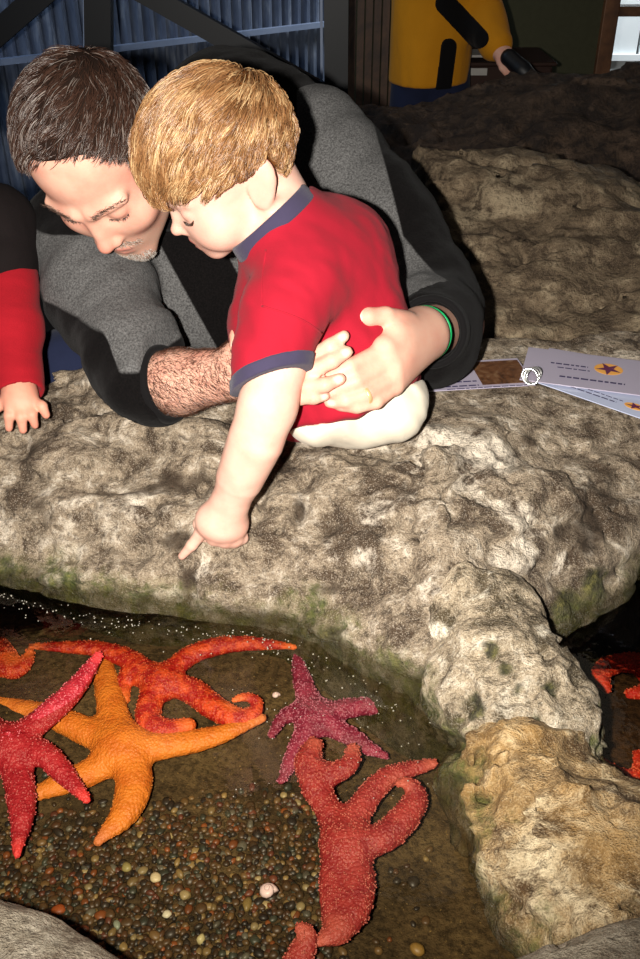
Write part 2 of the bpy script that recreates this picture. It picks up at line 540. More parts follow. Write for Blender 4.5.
sdf_obj('rock_ledge', f_ledge, (-0.62, 0.58, -0.13), (0.66, 1.40, 0.24), 0.0046, M_LEDGE, smooth_n=0, slack=3.2, attrs={'stain_shade': spots(LEDGE_STAIN_SHADE), 'moss_shade': spots(LEDGE_MOSS, 9)},
        label='broad grey brown rock ledge the toddler sits on above the tide pool', category='rock')

def rock_from(name, mat, blobs, lo, hi, h, seed, amp, label, k=0.04, extra=None, attrs=None):
    def f(p):
        d = None
        for c, r, rot in blobs:
            cr, sr = math.cos(rot), math.sin(rot)
            M = np.array([[cr, -sr, 0], [sr, cr, 0], [0, 0, 1]])
            e = s_ell(p, c, r, M)
            d = e if d is None else smin(d, e, k)
        if extra is not None:
            d = extra(p, d)
        return d - rock_noise(p, amp, seed)
    return sdf_obj(name, f, lo, hi, h, mat, smooth_n=0, slack=2.2, attrs=attrs, label=label, category='rock')

# ridge of rock between the two pools
RIDGE_HOLES = [(492, 650, 0.075, (0.014, 0.012, 0.02), -0.014), (520, 690, 0.08, (0.010, 0.010, 0.015), -0.012), (473, 708, 0.05, (0.012, 0.012, 0.014), -0.016),
               (550, 690, 0.07, (0.010, 0.010, 0.015), -0.010), (535, 722, 0.07, (0.012, 0.01, 0.014), -0.012), (500, 735, 0.05, (0.02, 0.012, 0.014), -0.012)]
c1, c2, c3 = W(490, 630, 0.045), W(503, 675, 0.038), W(520, 712, 0.022)
rock_from('boulder', M_RIDGE, [(c1, (0.060, 0.070, 0.058), 0.2), (c2, (0.068, 0.075, 0.062), 0.3), (c3, (0.070, 0.058, 0.054), 0.0), (W(495, 690, -0.06), (0.088, 0.095, 0.06), 0)],
          (-0.02, 0.52, -0.13), (0.36, 0.99, 0.16), 0.0040, 31, 1.05, 'pale knobbly boulder with dark holes jutting from the ledge between the two pools',
          extra=lambda p, d: d - bumps(p, RIDGE_HOLES),
          attrs={'moss_shade': spots([(492, 650, .085, 12, 9), (520, 688, .08, 9, 8), (473, 708, .06, 16, 14), (548, 692, .07, 9, 8), (535, 722, .06, 9, 7), (500, 735, .05, 18, 10), (450, 700, .03, 14, 22), (470, 745, .02, 18, 10), (585, 735, .02, 12, 20), (505, 668, .085, 9, 6)], 3, 0.15)})  # mossy patches; the shade of the holes is painted in moss tones
d1, d2, d3 = W(530, 775, 0.022), W(560, 838, 0.022), W(598, 893, 0.025)
rock_from('boulder', M_RIDGE2, [(d1, (0.058, 0.058, 0.050), 0.5), (d2, (0.068, 0.066, 0.050), 0.4), (d3, (0.080, 0.056, 0.046), 0.2), (W(640, 870, 0.0), (0.08, 0.07, 0.055), 0),
                                (W(492, 800, -0.005), (0.036, 0.06, 0.035), 0.3), (W(540, 880, -0.02), (0.035, 0.045, 0.035), 0.2)],
          (0.08, 0.34, -0.13), (0.46, 0.68, 0.14), 0.0040, 43, 1.45, 'yellow stained boulder lower down the rock ridge, beside the side pool', k=0.03,
          attrs={'moss_shade': spots([(468, 790, .02, 14, 26), (488, 840, .015, 12, 24), (500, 880, .01, 16, 26), (530, 910, .01, 24, 14), (500, 800, .04, 8, 22), (600, 790, .02, 12, 20), (520, 860, .03, 8, 20)], 5, 0.15), 'stain_shade': spots([(570, 850, .06, 22, 6), (585, 872, .06, 26, 5), (620, 850, .05, 26, 8), (520, 770, .06, 10, 22)], 6)})
# rocks on the photographer's side of the pool
rock_from('near_rock', M_NEAR, [(W(30, 1062, 0.05), (0.14, 0.07, 0.05), -0.35), (W(-60, 1040, 0.05), (0.13, 0.10, 0.055), -0.2)],
          (-0.55, 0.20, -0.13), (0.0, 0.56, 0.16), 0.004, 57, 0.35, 'smooth grey rock at the near edge of the gravel bed')
rock_from('near_rock', M_NEAR, [(W(580, 1052, 0.05), (0.13, 0.065, 0.05), 0.25), (W(690, 1040, 0.05), (0.12, 0.08, 0.05), 0.2)],
          (0.02, 0.20, -0.13), (0.50, 0.56, 0.16), 0.004, 61, 0.35, 'smooth grey rock in front of the yellow stained boulder')

# rocks behind the ledge
def f_back(p):
    x, y, z = p[:, 0], p[:, 1], p[:, 2]
    h = np.interp(y, [1.30, 1.36, 1.42, 1.55, 1.75, 1.92, 1.99, 2.08], [-0.30, 0.02, 0.085, 0.135, 0.215, 0.262, 0.25, -0.1])
    top = 0.29 - 0.16 * sstep(0.28, 0.80, x) + 0.02 * np.sin(x * 13)
    h = np.where(y > 1.6, np.minimum(h, top), h)
    d = (z - h) * 0.7
    d = smax(d, (0.215 - x) * 0.8, 0.03)
    return d - rock_noise(p * np.array([0.7, 0.7, 1.0]), 1.25, 71)
sdf_obj('back_rock', f_back, (0.1, 1.28, -0.12), (0.95, 2.15, 0.36), 0.009, M_FAR, smooth_n=0, slack=2.2,
        label='wide sloping brown rock behind the ledge, beyond the fanned sheets', category='rock')
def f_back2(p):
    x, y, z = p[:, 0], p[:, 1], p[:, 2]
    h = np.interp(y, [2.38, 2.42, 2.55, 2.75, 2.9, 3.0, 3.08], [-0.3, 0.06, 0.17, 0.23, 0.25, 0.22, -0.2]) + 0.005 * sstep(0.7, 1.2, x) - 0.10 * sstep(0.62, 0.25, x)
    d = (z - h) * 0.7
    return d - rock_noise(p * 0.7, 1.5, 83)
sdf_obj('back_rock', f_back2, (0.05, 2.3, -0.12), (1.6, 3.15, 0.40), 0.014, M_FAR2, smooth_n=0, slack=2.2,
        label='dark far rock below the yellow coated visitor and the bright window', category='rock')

# ------------------------------------------------------------------ pool beds
def bed_mat(name, a, b, c):
    t = NT(name)
    col = t.ramp(t.noise(9, 6, 0.65), [(0.3, a), (0.5, b), (0.7, c)])
    col = t.mix(t.ramp(t.noise(130, 5, 0.75), [(0.38, (0.75,) * 3), (0.56, (0, 0, 0))]), col, tuple(x * 0.35 for x in a))
    col = t.mix(t.ramp(t.noise(320, 2, 0.6), [(0.66, (0, 0, 0)), (0.76, (0.7,) * 3)]), col, rgb(150, 122, 72))
    t.bump(t.noise(120, 5, 0.7), 0.8, 0.008)
    return t.set(Color=col, Rough=0.85, Spec=0.1)
M_BED = bed_mat('pool_bed', rgb(56, 45, 29), rgb(82, 66, 43), rgb(108, 89, 58))
M_BED2 = bed_mat('side_pool_bed', rgb(50, 33, 20), rgb(70, 47, 27), rgb(92, 62, 34))
def bed_z(x, y):
    p = np.stack([x, y, 0 * x], 1)
    return -0.062 + 0.010 * fbm(p * 9, 3, 4) + 0.03 * sstep(0.70, 0.90, y + 0.4 * np.abs(x) * (x < 0))
def grid_obj(name, x0, x1, y0, y1, n, m, zf, mat, **tags):
    xs, ys = np.linspace(x0, x1, n), np.linspace(y0, y1, m)
    X, Y = np.meshgrid(xs, ys, indexing='ij')
    x, y = X.ravel(), Y.ravel()
    v = np.stack([x, y, zf(x, y)], 1)
    i = np.arange(n * m).reshape(n, m)
    q = np.stack([i[:-1, :-1], i[1:, :-1], i[1:, 1:], i[:-1, 1:]], -1).reshape(-1, 4)
    return link(name, np_mesh(name, v, q), mat, **tags)
grid_obj('pool_floor', -0.62, 0.245, 0.22, 1.0, 140, 120, bed_z, M_BED, kind='structure', label='brown silty bed of the tide pool')
grid_obj('side_pool_floor', 0.25, 0.66, 0.3, 1.1, 70, 110, lambda x, y: -0.075 + 0 * x, M_BED2, kind='structure', label='dark brown bed of the side pool')
grid_obj('far_pool_floor', 0.0, 1.6, 1.98, 2.5, 20, 20, lambda x, y: -0.02 + 0 * x, M_BED2, kind='structure', label='dark bed of the far pool')

# ------------------------------------------------------------------ gravel and pebbles
def pebble_cols(n):
    pal = np.array([rgb(*c) for c in [(70, 52, 30), (92, 68, 40), (54, 46, 36), (120, 92, 54), (140, 78, 36), (60, 64, 50), (104, 100, 84),
                                      (40, 34, 28), (86, 58, 34), (150, 124, 76), (170, 150, 104), (110, 60, 40)]])
    w = np.array([14, 14, 12, 9, 5, 8, 5, 12, 12, 4, 1.6, 4.0])
    return pal[RNG.choice(len(pal), n, p=w / w.sum())] * RNG.uniform(0.5, 0.95, (n, 1))
_ico = bmesh.new(); bmesh.ops.create_icosphere(_ico, subdivisions=2, radius=1)
ICO_V = np.array([v.co for v in _ico.verts]); _ico.verts.ensure_lookup_table()
ICO_F = np.array([[v.index for v in f.verts] for f in _ico.faces]); _ico.free()
def pebble_verts(c, r, seed):
    rs = np.random.default_rng(seed)
    s = r * np.array([rs.uniform(0.8, 1.3), rs.uniform(0.7, 1.1), rs.uniform(0.45, 0.75)])
    a = rs.uniform(0, 6.28); ca, sa = math.cos(a), math.sin(a)
    v = ICO_V * (1 + 0.22 * vnoise(ICO_V * 1.3 + seed * 1.7, 3))[:, None] * s
    return v @ np.array([[ca, sa, 0], [-sa, ca, 0], [0, 0, 1]]) + c
def pmat():
    t = NT('pebble'); c = t.attr('col', 'Color')
    c = t.mix(t.noise(500, 3), c, t.mix(0.5, c, (0.02, 0.015, 0.01)))
    return t.set(Color=c, Rough=0.45, Spec=0.4)
M_PEB = pmat()
gv, gf, gc, cnt = [], [], [], 0
k = 0
while k < 3600:
    px, py = RNG.uniform(-40, 430), RNG.uniform(770, 1000)
    dens = float(sstep(785, 850, py + 0.08 * px - 8) * sstep(400, 300, px + (py - 850) * 0.4))
    if RNG.random() > max(dens, 0.03): continue
    k += 1
    p = W(px, py, -0.06); r = RNG.uniform(0.0022, 0.0042) * (1.25 if RNG.random() < 0.2 else 1)
    z = float(bed_z(np.array([p[0]]), np.array([p[1]]))[0]) + r * 0.3 + RNG.uniform(0, 0.004) * dens
    gv.append(pebble_verts((p[0], p[1], z), r, k)); gf.append(ICO_F + cnt); cnt += len(ICO_V)
    gc.append(np.repeat(pebble_cols(1), len(ICO_V), 0))
me = np_mesh('gravel', np.concatenate(gv), np.concatenate(gf)); attr(me, 'col', np.concatenate(gc))
link('gravel', me, M_PEB, kind='stuff', label='mixed brown and ochre gravel on the pool bed', category='gravel')
for i, (px, py, r, c, lab) in enumerate([
        (200, 932, 0.0062, (196, 184, 132), 'cream pebble in the gravel, close to the front edge of the pool'),
        (155, 873, 0.0050, (206, 190, 150), 'pale flat pebble in the gravel, in front of the orange sea star'),
        (126, 862, 0.0052, (150, 138, 86), 'olive yellow pebble between the pale flat pebble and the crimson sea star'),
        (138, 816, 0.0056, (150, 104, 40), 'amber pebble just beyond the lower arm tip of the orange sea star'),
        (166, 908, 0.0044, (214, 206, 178), 'tiny whitish pebble in the middle of the gravel'),
        (58, 907, 0.0055, (158, 78, 34), 'rust orange pebble near the smooth grey near rock'),
        (247, 899, 0.0058, (128, 108, 60), 'tan pebble left of the white shell'),
        (116, 920, 0.0046, (140, 150, 130), 'grey green pebble near the front edge of the gravel'),
        (418, 944, 0.0062, (150, 116, 56), 'lone tan pebble left of the right-hand near rock')]):
    p = W(px, py, -0.05)
    z = float(bed_z(np.array([p[0]]), np.array([p[1]]))[0]) + 0.006
    v = pebble_verts((p[0], p[1], z), r, 900 + i)
    me = np_mesh('pebble', v, ICO_F); attr(me, 'col', np.repeat([rgb(*c)], len(v), 0))
    link('pebble', me, M_PEB, label=lab, category='pebble', group='distinct pebbles in the gravel')
# small shells
M_SHELL = flat_mat('shell', rgb(214, 190, 190), 0.4)
for (px, py, r, lab) in ((268, 893, 0.0085, 'small white shell on the gravel left of the pink sea star'),
                         (276, 696, 0.0045, 'tiny white shell fragment beside the purple sea star')):
    c = W(px, py, -0.045); b = MB()
    t_ = np.linspace(0, 1, 26)
    path = np.stack([np.cos(t_ * 14) * r * 0.55 * (1 - t_), np.sin(t_ * 14) * r * 0.55 * (1 - t_), t_ * r * 1.3], 1) + c
    b.tube(path, r * 0.62 * (1 - t_) + 0.0004, 8)
    b.build('shell', M_SHELL, smooth=True, label=lab, category='shell')

# ------------------------------------------------------------------ water
def water_mat(name, tint):
    t = NT(name)
    lw = t.n('ShaderNodeFresnel'); lw.inputs['IOR'].default_value = 1.33
    bm = t.n('ShaderNodeBump'); bm.inputs['Strength'].default_value = 0.12; bm.inputs['Distance'].default_value = 0.004
    t.l(t.noise(26, 3), bm.inputs['Height'])
    tr = t.n('ShaderNodeBsdfTransparent'); tr.inputs['Color'].default_value = (*tint, 1)
    gl = t.n('ShaderNodeBsdfGlossy'); gl.inputs['Roughness'].default_value = 0.03
    t.l(bm.outputs[0], gl.inputs['Normal']); t.l(bm.outputs[0], lw.inputs['Normal'])
    mx = t.n('ShaderNodeMixShader')
    t.l(lw.outputs[0], mx.inputs[0]); t.l(tr.outputs[0], mx.inputs[1]); t.l(gl.outputs[0], mx.inputs[2])
    t.l(mx.outputs[0], t.out.inputs['Surface'])
    return t.m
M_WATER = water_mat('water', (0.86, 0.82, 0.72))
grid_obj('pool_water', -0.62, 0.20, 0.22, 0.98, 2, 2, lambda x, y: 0.0 * x, M_WATER, kind='stuff', label='clear shallow water of the tide pool', category='water')
grid_obj('side_pool_water', 0.201, 0.66, 0.30, 1.10, 2, 2, lambda x, y: 0.0 * x, M_WATER, kind='stuff', label='clear dark water of the side pool', category='water')
grid_obj('far_pool_water', 0.0, 1.6, 1.99, 2.46, 2, 2, lambda x, y: 0.03 + 0.0 * x, M_WATER, kind='stuff', label='still dark water of the far pool', category='water')
# tiny bubbles and flecks along the waterline
bv, bf, n0 = [], [], 0
_b = bmesh.new(); bmesh.ops.create_icosphere(_b, subdivisions=1, radius=1)
B_V = np.array([v.co for v in _b.verts]); B_F = np.array([[v.index for v in f.verts] for f in _b.faces]); _b.free()
for i in range(240):
    s = RNG.uniform(0, 1) ** 0.9 * 9.0; j = min(int(s), 8); u = s - j
    a, b_ = np.array(SHORE_L[j]), np.array(SHORE_L[j + 1])
    q = a + (b_ - a) * u + np.array([RNG.normal(0, 6), abs(RNG.normal(4, 9))])
    if j >= 7: continue
    bv.append(B_V * RNG.uniform(0.0005, 0.0011) + W(q[0], q[1], 0.0)); bf.append(B_F + n0); n0 += len(B_V)
for i in range(90):
    q = (RNG.uniform(230, 480), RNG.uniform(650, 800))
    bv.append(B_V * RNG.uniform(0.0004, 0.0008) + W(q[0], q[1], 0.0)); bf.append(B_F + n0); n0 += len(B_V)
link('bubbles', np_mesh('bubbles', np.concatenate(bv), np.concatenate(bf)), flat_mat('bubble', (0.36, 0.33, 0.26), 0.3), kind='stuff',
     label='tiny bubbles floating along the waterline', category='bubbles')
# ------------------------------------------------------------------ sea stars
def star_mat(name, base, blot, pale, mottle=0.5, scale=45, tip=None):
    t = NT(name)
    f = t.noise(scale, 4, 0.6)
    c = t.mix(t.ramp(f, [(0.45 - 0.1 * mottle, (0, 0, 0)), (0.62, (1, 1, 1))]), base, blot)
    v = t.voro(330)
    dots = t.ramp(v.outputs['Distance'], [(0.12, (1, 1, 1)), (0.30, (0, 0, 0))])
    c = t.mix(t.math('MULTIPLY', dots, 0.35), c, pale)
    c = t.mix(t.math('MULTIPLY', t.attr('spine'), 0.6), c, pale)
    if tip:
        c = t.mix(t.attr('tip'), c, tip)
    t.bump(t.math('SUBTRACT', t.noise(260, 4, 0.7), v.outputs['Distance']), 0.45, 0.003)
    return t.set(Color=c, Rough=0.5, Spec=0.4)

def sea_star(name, arms, disc, mat, label, z0=-0.035, spines=700, flat=0.75, seed=1, group=None, spine_r=0.0009):
    """arms: list of [(px, py, radius px, dz)...] from the disc outwards; radius in photo pixels at the bed"""
    paths = []
    for a in arms:
        a = np.array(a, float)
        a = spline(a, 5 * (len(a) - 1) + 1)
        pts = np.array([W(q[0], q[1], z0 + q[3]) for q in a])
        rad = np.array([q[2] / FOC * np.linalg.norm(W(q[0], q[1], z0) - _C) * 0.97 for q in a])
        paths.append((pts, rad))
    dc = W(disc[0], disc[1], z0 + (disc[3] if len(disc) > 3 else 0.0)); dr = disc[2] / FOC * np.linalg.norm(dc - _C)
    S = np.array([1, 1, 1 / flat])
    def f(p):
        q = p * S
        d = s_ell(q, dc * S, (dr, dr, dr * 0.8))
        for pts, rad in paths:
            d = smin(d, s_path(q, pts * S, rad), 0.012)
        return d * 0.85 - 0.0007 * vnoise(p * 260, seed)
    allp = np.concatenate([x[0] for x in paths]); mr = max(x[1].max() for x in paths) + 0.01
    v, q = mesh_sdf(f, np.minimum(allp.min(0), dc) - mr - dr * 0.3, np.maximum(allp.max(0), dc) + mr + dr * 0.3, 0.0019)
    v = relax(v, q, 1)
    e1, e2 = v[q[:, 1]] - v[q[:, 0]], v[q[:, 3]] - v[q[:, 0]]
    nr = np.cross(e1, e2); nr /= np.maximum(np.linalg.norm(nr, axis=1), 1e-12)[:, None]
    fc = v[q].mean(1)
    rs = np.random.default_rng(seed)
    up = np.nonzero(nr[:, 2] > -0.25)[0]
    pick = rs.choice(up, min(spines, len(up)), replace=False)
    sv = (B_V[None] * np.array([1, 1, 1]) * (spine_r * rs.uniform(0.7, 1.3, (len(pick), 1, 1)))) + (fc[pick] + nr[pick] * spine_r * 0.7)[:, None]
    sf = (B_F[None] + (np.arange(len(pick)) * len(B_V))[:, None, None]).reshape(-1, 3) + len(v)
    tips = np.array([x[0][-1] for x in paths])
    V_ = np.concatenate([v, sv.reshape(-1, 3)])
    me = np_mesh(name, V_, [q, sf])
    sp = np.zeros(len(V_)); sp[len(v):] = 1
    attr(me, 'spine', sp)
    dt = np.linalg.norm(V_[:, None] - tips[None], axis=2).min(1)
    attr(me, 'tip', 1 - sstep(0.003, 0.02, dt))
    return link('sea_star', me, mat, label=label, category='sea star', group=group)

M_S_ORANGE = star_mat('orange_star', rgb(206, 118, 38), rgb(188, 98, 28), rgb(216, 146, 72), 0.4, tip=rgb(196, 112, 62))
M_S_MOTTLE = star_mat('mottled_star', rgb(150, 16, 11), rgb(196, 70, 30), rgb(216, 116, 72), 0.0, 80, tip=rgb(214, 104, 44))
M_S_CRIMSON = star_mat('crimson_star', rgb(142, 14, 28), rgb(166, 38, 46), rgb(210, 112, 112), 0.7, 70, tip=rgb(214, 60, 60))
M_S_PURPLE = star_mat('purple_star', rgb(108, 24, 48), rgb(136, 42, 66), rgb(196, 124, 146), 0.7, 60)
M_S_PINK = star_mat('pink_star', rgb(126, 30, 33), rgb(152, 50, 46), rgb(196, 112, 98), 0.7, 50, tip=rgb(176, 84, 70))
M_S_RED = star_mat('red_star', rgb(206, 40, 24), rgb(220, 62, 32), rgb(240, 120, 80), 0.5)

sea_star('orange', [
    [(122, 745, 18, .004), (113, 712, 15, .004), (106, 680, 12, .004), (102, 658, 9, .004)],
    [(122, 747, 18, .004), (160, 746, 15, .004), (212, 737, 11, .006), (262, 718, 5, .010)],
    [(124, 748, 18, .004), (134, 782, 18, 0), (124, 814, 14, 0), (98, 841, 5, 0)],
    [(122, 745, 17, .002), (93, 734, 15, 0), (50, 716, 12, 0), (-8, 702, 7, 0)],
    [(122, 747, 17, .002), (96, 769, 15, -.004), (60, 784, 12, -.006), (28, 797, 6, -.008)]],
    (123, 746, 25, .004), M_S_ORANGE, 'large plain orange sea star with five tapering arms', z0=-0.036, spines=900, seed=3, spine_r=0.0005)
sea_star('mottled', [
    [(160, 682, 12, .006), (130, 660, 11, .006), (97, 649, 9, .008), (60, 647, 6, .010), (32, 646, 3, .012)],
    [(160, 682, 12, .006), (188, 657, 11, .010), (224, 645, 10, .014), (262, 644, 7, .018), (295, 647, 3, .018)],
    [(162, 684, 12, .006), (190, 690, 14, .004), (216, 709, 13, .004), (238, 718, 11, .004), (254, 713, 8, .006), (256, 701, 6, .010), (245, 697, 5, .014), (234, 700, 3, .016)],
    [(158, 685, 12, .004), (150, 704, 13, .004), (149, 722, 12, .003), (166, 729, 11, .004), (188, 725, 8, .006)],
    [(156, 680, 11, .002), (136, 676, 11, 0), (124, 683, 9, -.002), (124, 700, 6, -.004)]],
    (160, 682, 17, .004), M_S_MOTTLE, 'red and orange mottled sea star with two long thin arms and a curled arm tip', z0=-0.030, spines=1100, seed=5, spine_r=0.0007)
sea_star('crimson', [
    [(8, 746, 15, .012), (40, 721, 13, .018), (72, 692, 11, .024), (98, 656, 5, .028)],
    [(12, 744, 14, .012), (44, 754, 12, .016), (64, 774, 10, .012), (87, 800, 4, .008)],
    [(10, 748, 15, .010), (18, 776, 14, .006), (22, 812, 12, .004), (17, 854, 4, .002)],
    [(5, 745, 14, .01), (-30, 775, 12, .0), (-55, 800, 5, 0)], [(5, 740, 14, .01), (-30, 715, 12, .0), (-60, 700, 5, 0)]],
    (6, 745, 20, .010), M_S_CRIMSON, 'crimson sea star lying partly over the orange one', z0=-0.028, spines=900, seed=7, spine_r=0.0008)
sea_star('edge', [
    [(-22, 655, 13, .004), (-4, 662, 12, .006), (14, 670, 10, .006), (26, 663, 7, .008), (30, 652, 4, .012)],
    [(-22, 655, 12, .004), (-8, 645, 11, .006), (4, 652, 9, .006), (14, 662, 6, .008)],
    [(-22, 655, 12, .0), (-45, 690, 10, 0), (-65, 710, 4, 0)], [(-22, 655, 12, .0), (-60, 650, 10, 0), (-90, 640, 4, 0)]],
    (-22, 657, 17, .002), M_S_MOTTLE, 'orange red sea star cut off by the picture edge, beyond the crimson one', z0=-0.030, spines=800, seed=9)
sea_star('purple', [
    [(316, 717, 13, .004), (307, 695, 11, .006), (300, 672, 8, .008), (296, 652, 3, .012)],
    [(316, 717, 12, .004), (345, 709, 11, .006), (375, 706, 9, .006), (401, 709, 4, .006)],
    [(318, 722, 11, .004), (348, 735, 10, .002), (366, 747, 8, 0), (385, 756, 4, 0)],
    [(312, 722, 12, .004), (299, 745, 10, .002), (291, 762, 8, 0), (281, 781, 4, 0)],
    [(312, 716, 11, .004), (294, 713, 9, .002), (281, 720, 7, 0), (272, 735, 4, 0)]],
    (315, 717, 17, .004), M_S_PURPLE, 'dark purple sea star with pale spines touching the rock shoreline', z0=-0.036, spines=1000, seed=11, spine_r=0.0008)
sea_star('pink', [
    [(341, 838, 14, .006), (326, 806, 13, .008), (313, 782, 13, .012), (308, 762, 13, .016), (314, 746, 9, .018)],
    [(318, 790, 11, .006), (322, 776, 12, .012), (338, 772, 11, .018), (351, 762, 9, .022), (353, 750, 7, .022)],
    [(343, 838, 14, .006), (362, 806, 13, .010), (384, 780, 11, .014), (408, 770, 9, .016), (433, 764, 5, .018)],
    [(348, 845, 15, .006), (382, 838, 15, .010), (405, 817, 14, .014), (416, 797, 11, .018), (409, 784, 7, .024), (399, 783, 4, .026)],
    [(346, 848, 15, .006), (358, 875, 16, .004), (354, 908, 16, .004), (340, 930, 11, .006), (318, 942, 5, .008)],
    [(338, 848, 13, .006), (333, 880, 13, .004), (334, 915, 12, .004), (336, 932, 8, .004)]],
    (343, 843, 20, .006), M_S_PINK, 'large pinkish red sea star with curled arms in the deeper end', z0=-0.036, spines=1300, seed=13, spine_r=0.0008)
sea_star('tip', [
    [(285, 1000, 15, .0), (294, 968, 13, .006), (304, 948, 11, .012), (307, 936, 9, .016), (301, 928, 6, .020)],
    [(285, 1000, 15, .0), (320, 1010, 13, 0), (345, 1015, 5, 0)], [(285, 1000, 15, .0), (250, 1015, 13, 0), (230, 1020, 5, 0)]],
    (285, 1002, 19, .0), M_S_PINK, 'salmon sea star arm poking up from behind the near rocks', z0=-0.040, spines=500, seed=15)
sea_star('side', [
    [(652, 668, 12, .01), (632, 663, 11, .014), (612, 665, 10, .014), (601, 675, 9, .012), (606, 689, 5, .008)],
    [(655, 672, 12, .01), (648, 690, 9, .004), (631, 694, 6, .002)],
    [(655, 668, 12, .01), (690, 660, 10, .0), (720, 655, 4, 0)], [(655, 668, 12, .01), (680, 640, 10, .0), (690, 620, 4, 0)]],
    (656, 670, 16, .008), M_S_RED, 'thick bright red sea star with a hooked arm in the side pool', z0=-0.045, spines=700, seed=17)
sea_star('side', [
    [(648, 790, 11, .01), (634, 780, 9, .012), (620, 772, 5, .014), (604, 760, 2, .016)],
    [(648, 788, 11, .01), (642, 768, 8, .008), (637, 753, 4, .006)],
    [(648, 790, 11, .01), (636, 799, 7, .004), (629, 795, 3, .002)],
    [(648, 790, 12, .01), (680, 800, 10, 0), (700, 812, 4, 0)], [(648, 790, 12, .01), (670, 770, 10, 0), (690, 750, 4, 0)]],
    (648, 790, 14, .008), M_S_RED, 'thin armed orange red sea star in the side pool, beside the yellow stained boulder', z0=-0.045, spines=500, seed=19)
# ------------------------------------------------------------------ room beyond the pools
FLOOR_Z = -0.5
def slab(name, lo, hi, mat, **tags):
    return MB().box(lo, hi).build(name, mat, **tags)
M_FLOOR = flat_mat('dark_floor', rgb(52, 44, 38), 0.8, 0.1)
slab('floor', (-4.5, 0.9, FLOOR_Z - 0.05), (4.5, 7.5, FLOOR_Z), M_FLOOR, kind='structure', label='dark floor of the hall')
M_WALLG = flat_mat('olive_wall', rgb(72, 70, 52), 0.9, 0.1)
M_WOODD = NT('dark_wood')
_f = M_WOODD.noise(6, 5, 0.7, dist=2.0)
M_WOODD = M_WOODD.set(Color=M_WOODD.ramp(_f, [(0.35, rgb(50, 32, 20)), (0.6, rgb(84, 55, 34)), (0.75, rgb(104, 70, 42))]), Rough=0.6)
M_BLACK = flat_mat('black_steel', rgb(5, 7, 13), 0.5, 0.4)
YB = 4.2
def BX(px, y=YB, py=40):
    """x of photo column px on the plane y"""
    u = (479.5 - py) / FOC
    return (px - 320) / FOC * y / (math.cos(PITCH) + math.sin(PITCH) * u)
wx0, wx1 = BX(612), BX(760)
def zat(py, y):
    u = (479.5 - py) / FOC
    return CAM_Z + y / (math.cos(PITCH) + math.sin(PITCH) * u) * (-math.sin(PITCH) + math.cos(PITCH) * u)
zb, zt = zat(79, YB), 1.6
b = MB()
b.box((BX(326), YB, FLOOR_Z), (wx0, YB + 0.12, 2.4)).box((wx0, YB, FLOOR_Z), (wx1, YB + 0.12, zb)).box((wx0, YB, zt), (wx1, YB + 0.12, 2.4)).box((wx1, YB, FLOOR_Z), (4.5, YB + 0.12, 2.4))
b.build('wall_back', M_WALLG, kind='structure', label='dark olive back wall')
# board panelling beside the glass front
b = MB(); n = 7
for i in range(n):
    x0 = BX(340, 4.1) + i * (BX(398, 4.1) - BX(340, 4.1)) / n
    x1 = x0 + (BX(398, 4.1) - BX(340, 4.1)) / n - 0.006
    b.box((x0, 4.06, FLOOR_Z), (x1, 4.085, 2.4))
b.build('trim_1', M_WOODD, kind='structure', label='dark vertical board panelling behind the yellow coat')
# window
M_FRAME = NT('window_wood')
M_FRAME = M_FRAME.set(Color=M_FRAME.ramp(M_FRAME.noise(12, 4), [(0.4, rgb(84, 52, 30)), (0.65, rgb(124, 80, 48))]), Rough=0.5)
win = empty('window_1', ((wx0 + wx1) / 2, YB, zb), 'bright window with a brown wooden frame', None); win['kind'] = 'structure'
fw = BX(612) - BX(598)
MB().box((wx0 - fw, YB - 0.03, zb - 0.06), (wx0 + 0.004, YB + 0.10, zt + 0.06)).build('jamb', M_FRAME, win, bevel=0.004)
MB().box((wx1, YB - 0.03, zb - 0.06), (wx1 + fw, YB + 0.10, zt + 0.06)).build('jamb', M_FRAME, win, bevel=0.004)
MB().box((wx0, YB - 0.04, zb - 0.05), (wx1, YB + 0.10, zb + 0.003)).build('window_sill', M_FRAME, win)
MB().box((wx0, YB - 0.02, zat(16, YB)), (wx1, YB + 0.06, zat(6, YB))).build('rail', M_FRAME, win)
def glass():
    t = NT('glass')
    tr = t.n('ShaderNodeBsdfTransparent'); gl = t.n('ShaderNodeBsdfGlossy'); gl.inputs['Roughness'].default_value = 0.02
    fr = t.n('ShaderNodeFresnel'); fr.inputs['IOR'].default_value = 1.3
    mx = t.n('ShaderNodeMixShader'); t.l(fr.outputs[0], mx.inputs[0]); t.l(tr.outputs[0], mx.inputs[1]); t.l(gl.outputs[0], mx.inputs[2])
    t.l(mx.outputs[0], t.out.inputs['Surface']); return t.m
M_GLASS = glass()
MB().box((wx0, YB + 0.05, zb), (wx1, YB + 0.056, zt)).build('pane', M_GLASS, win)
# sunlit white boarded fence outside that window
t = NT('white_boards'); M_WB = t.set(Color=t.mix(t.noise(5, 3), rgb(214, 222, 226), rgb(240, 244, 246)), Rough=0.8)
b = MB()
for i in range(18):
    b.box((wx0 - 0.6 + i * 0.16, 6.0, FLOOR_Z), (wx0 - 0.6 + i * 0.16 + 0.145, 6.03, 1.4))
b.box((wx0 - 0.6, 5.97, zat(60, 6.0)), (wx0 + 2.3, 6.0, zat(54, 6.0)))
fo = b.build('board_fence', M_WB, label='pale sunlit board fence outside the window', category='fence')
light('daylight', 'AREA', (wx0 + 0.7, 4.7, 2.6), 160.0, (0.92, 0.97, 1.0), size=1.0, rot=(math.radians(38), 0, 0))
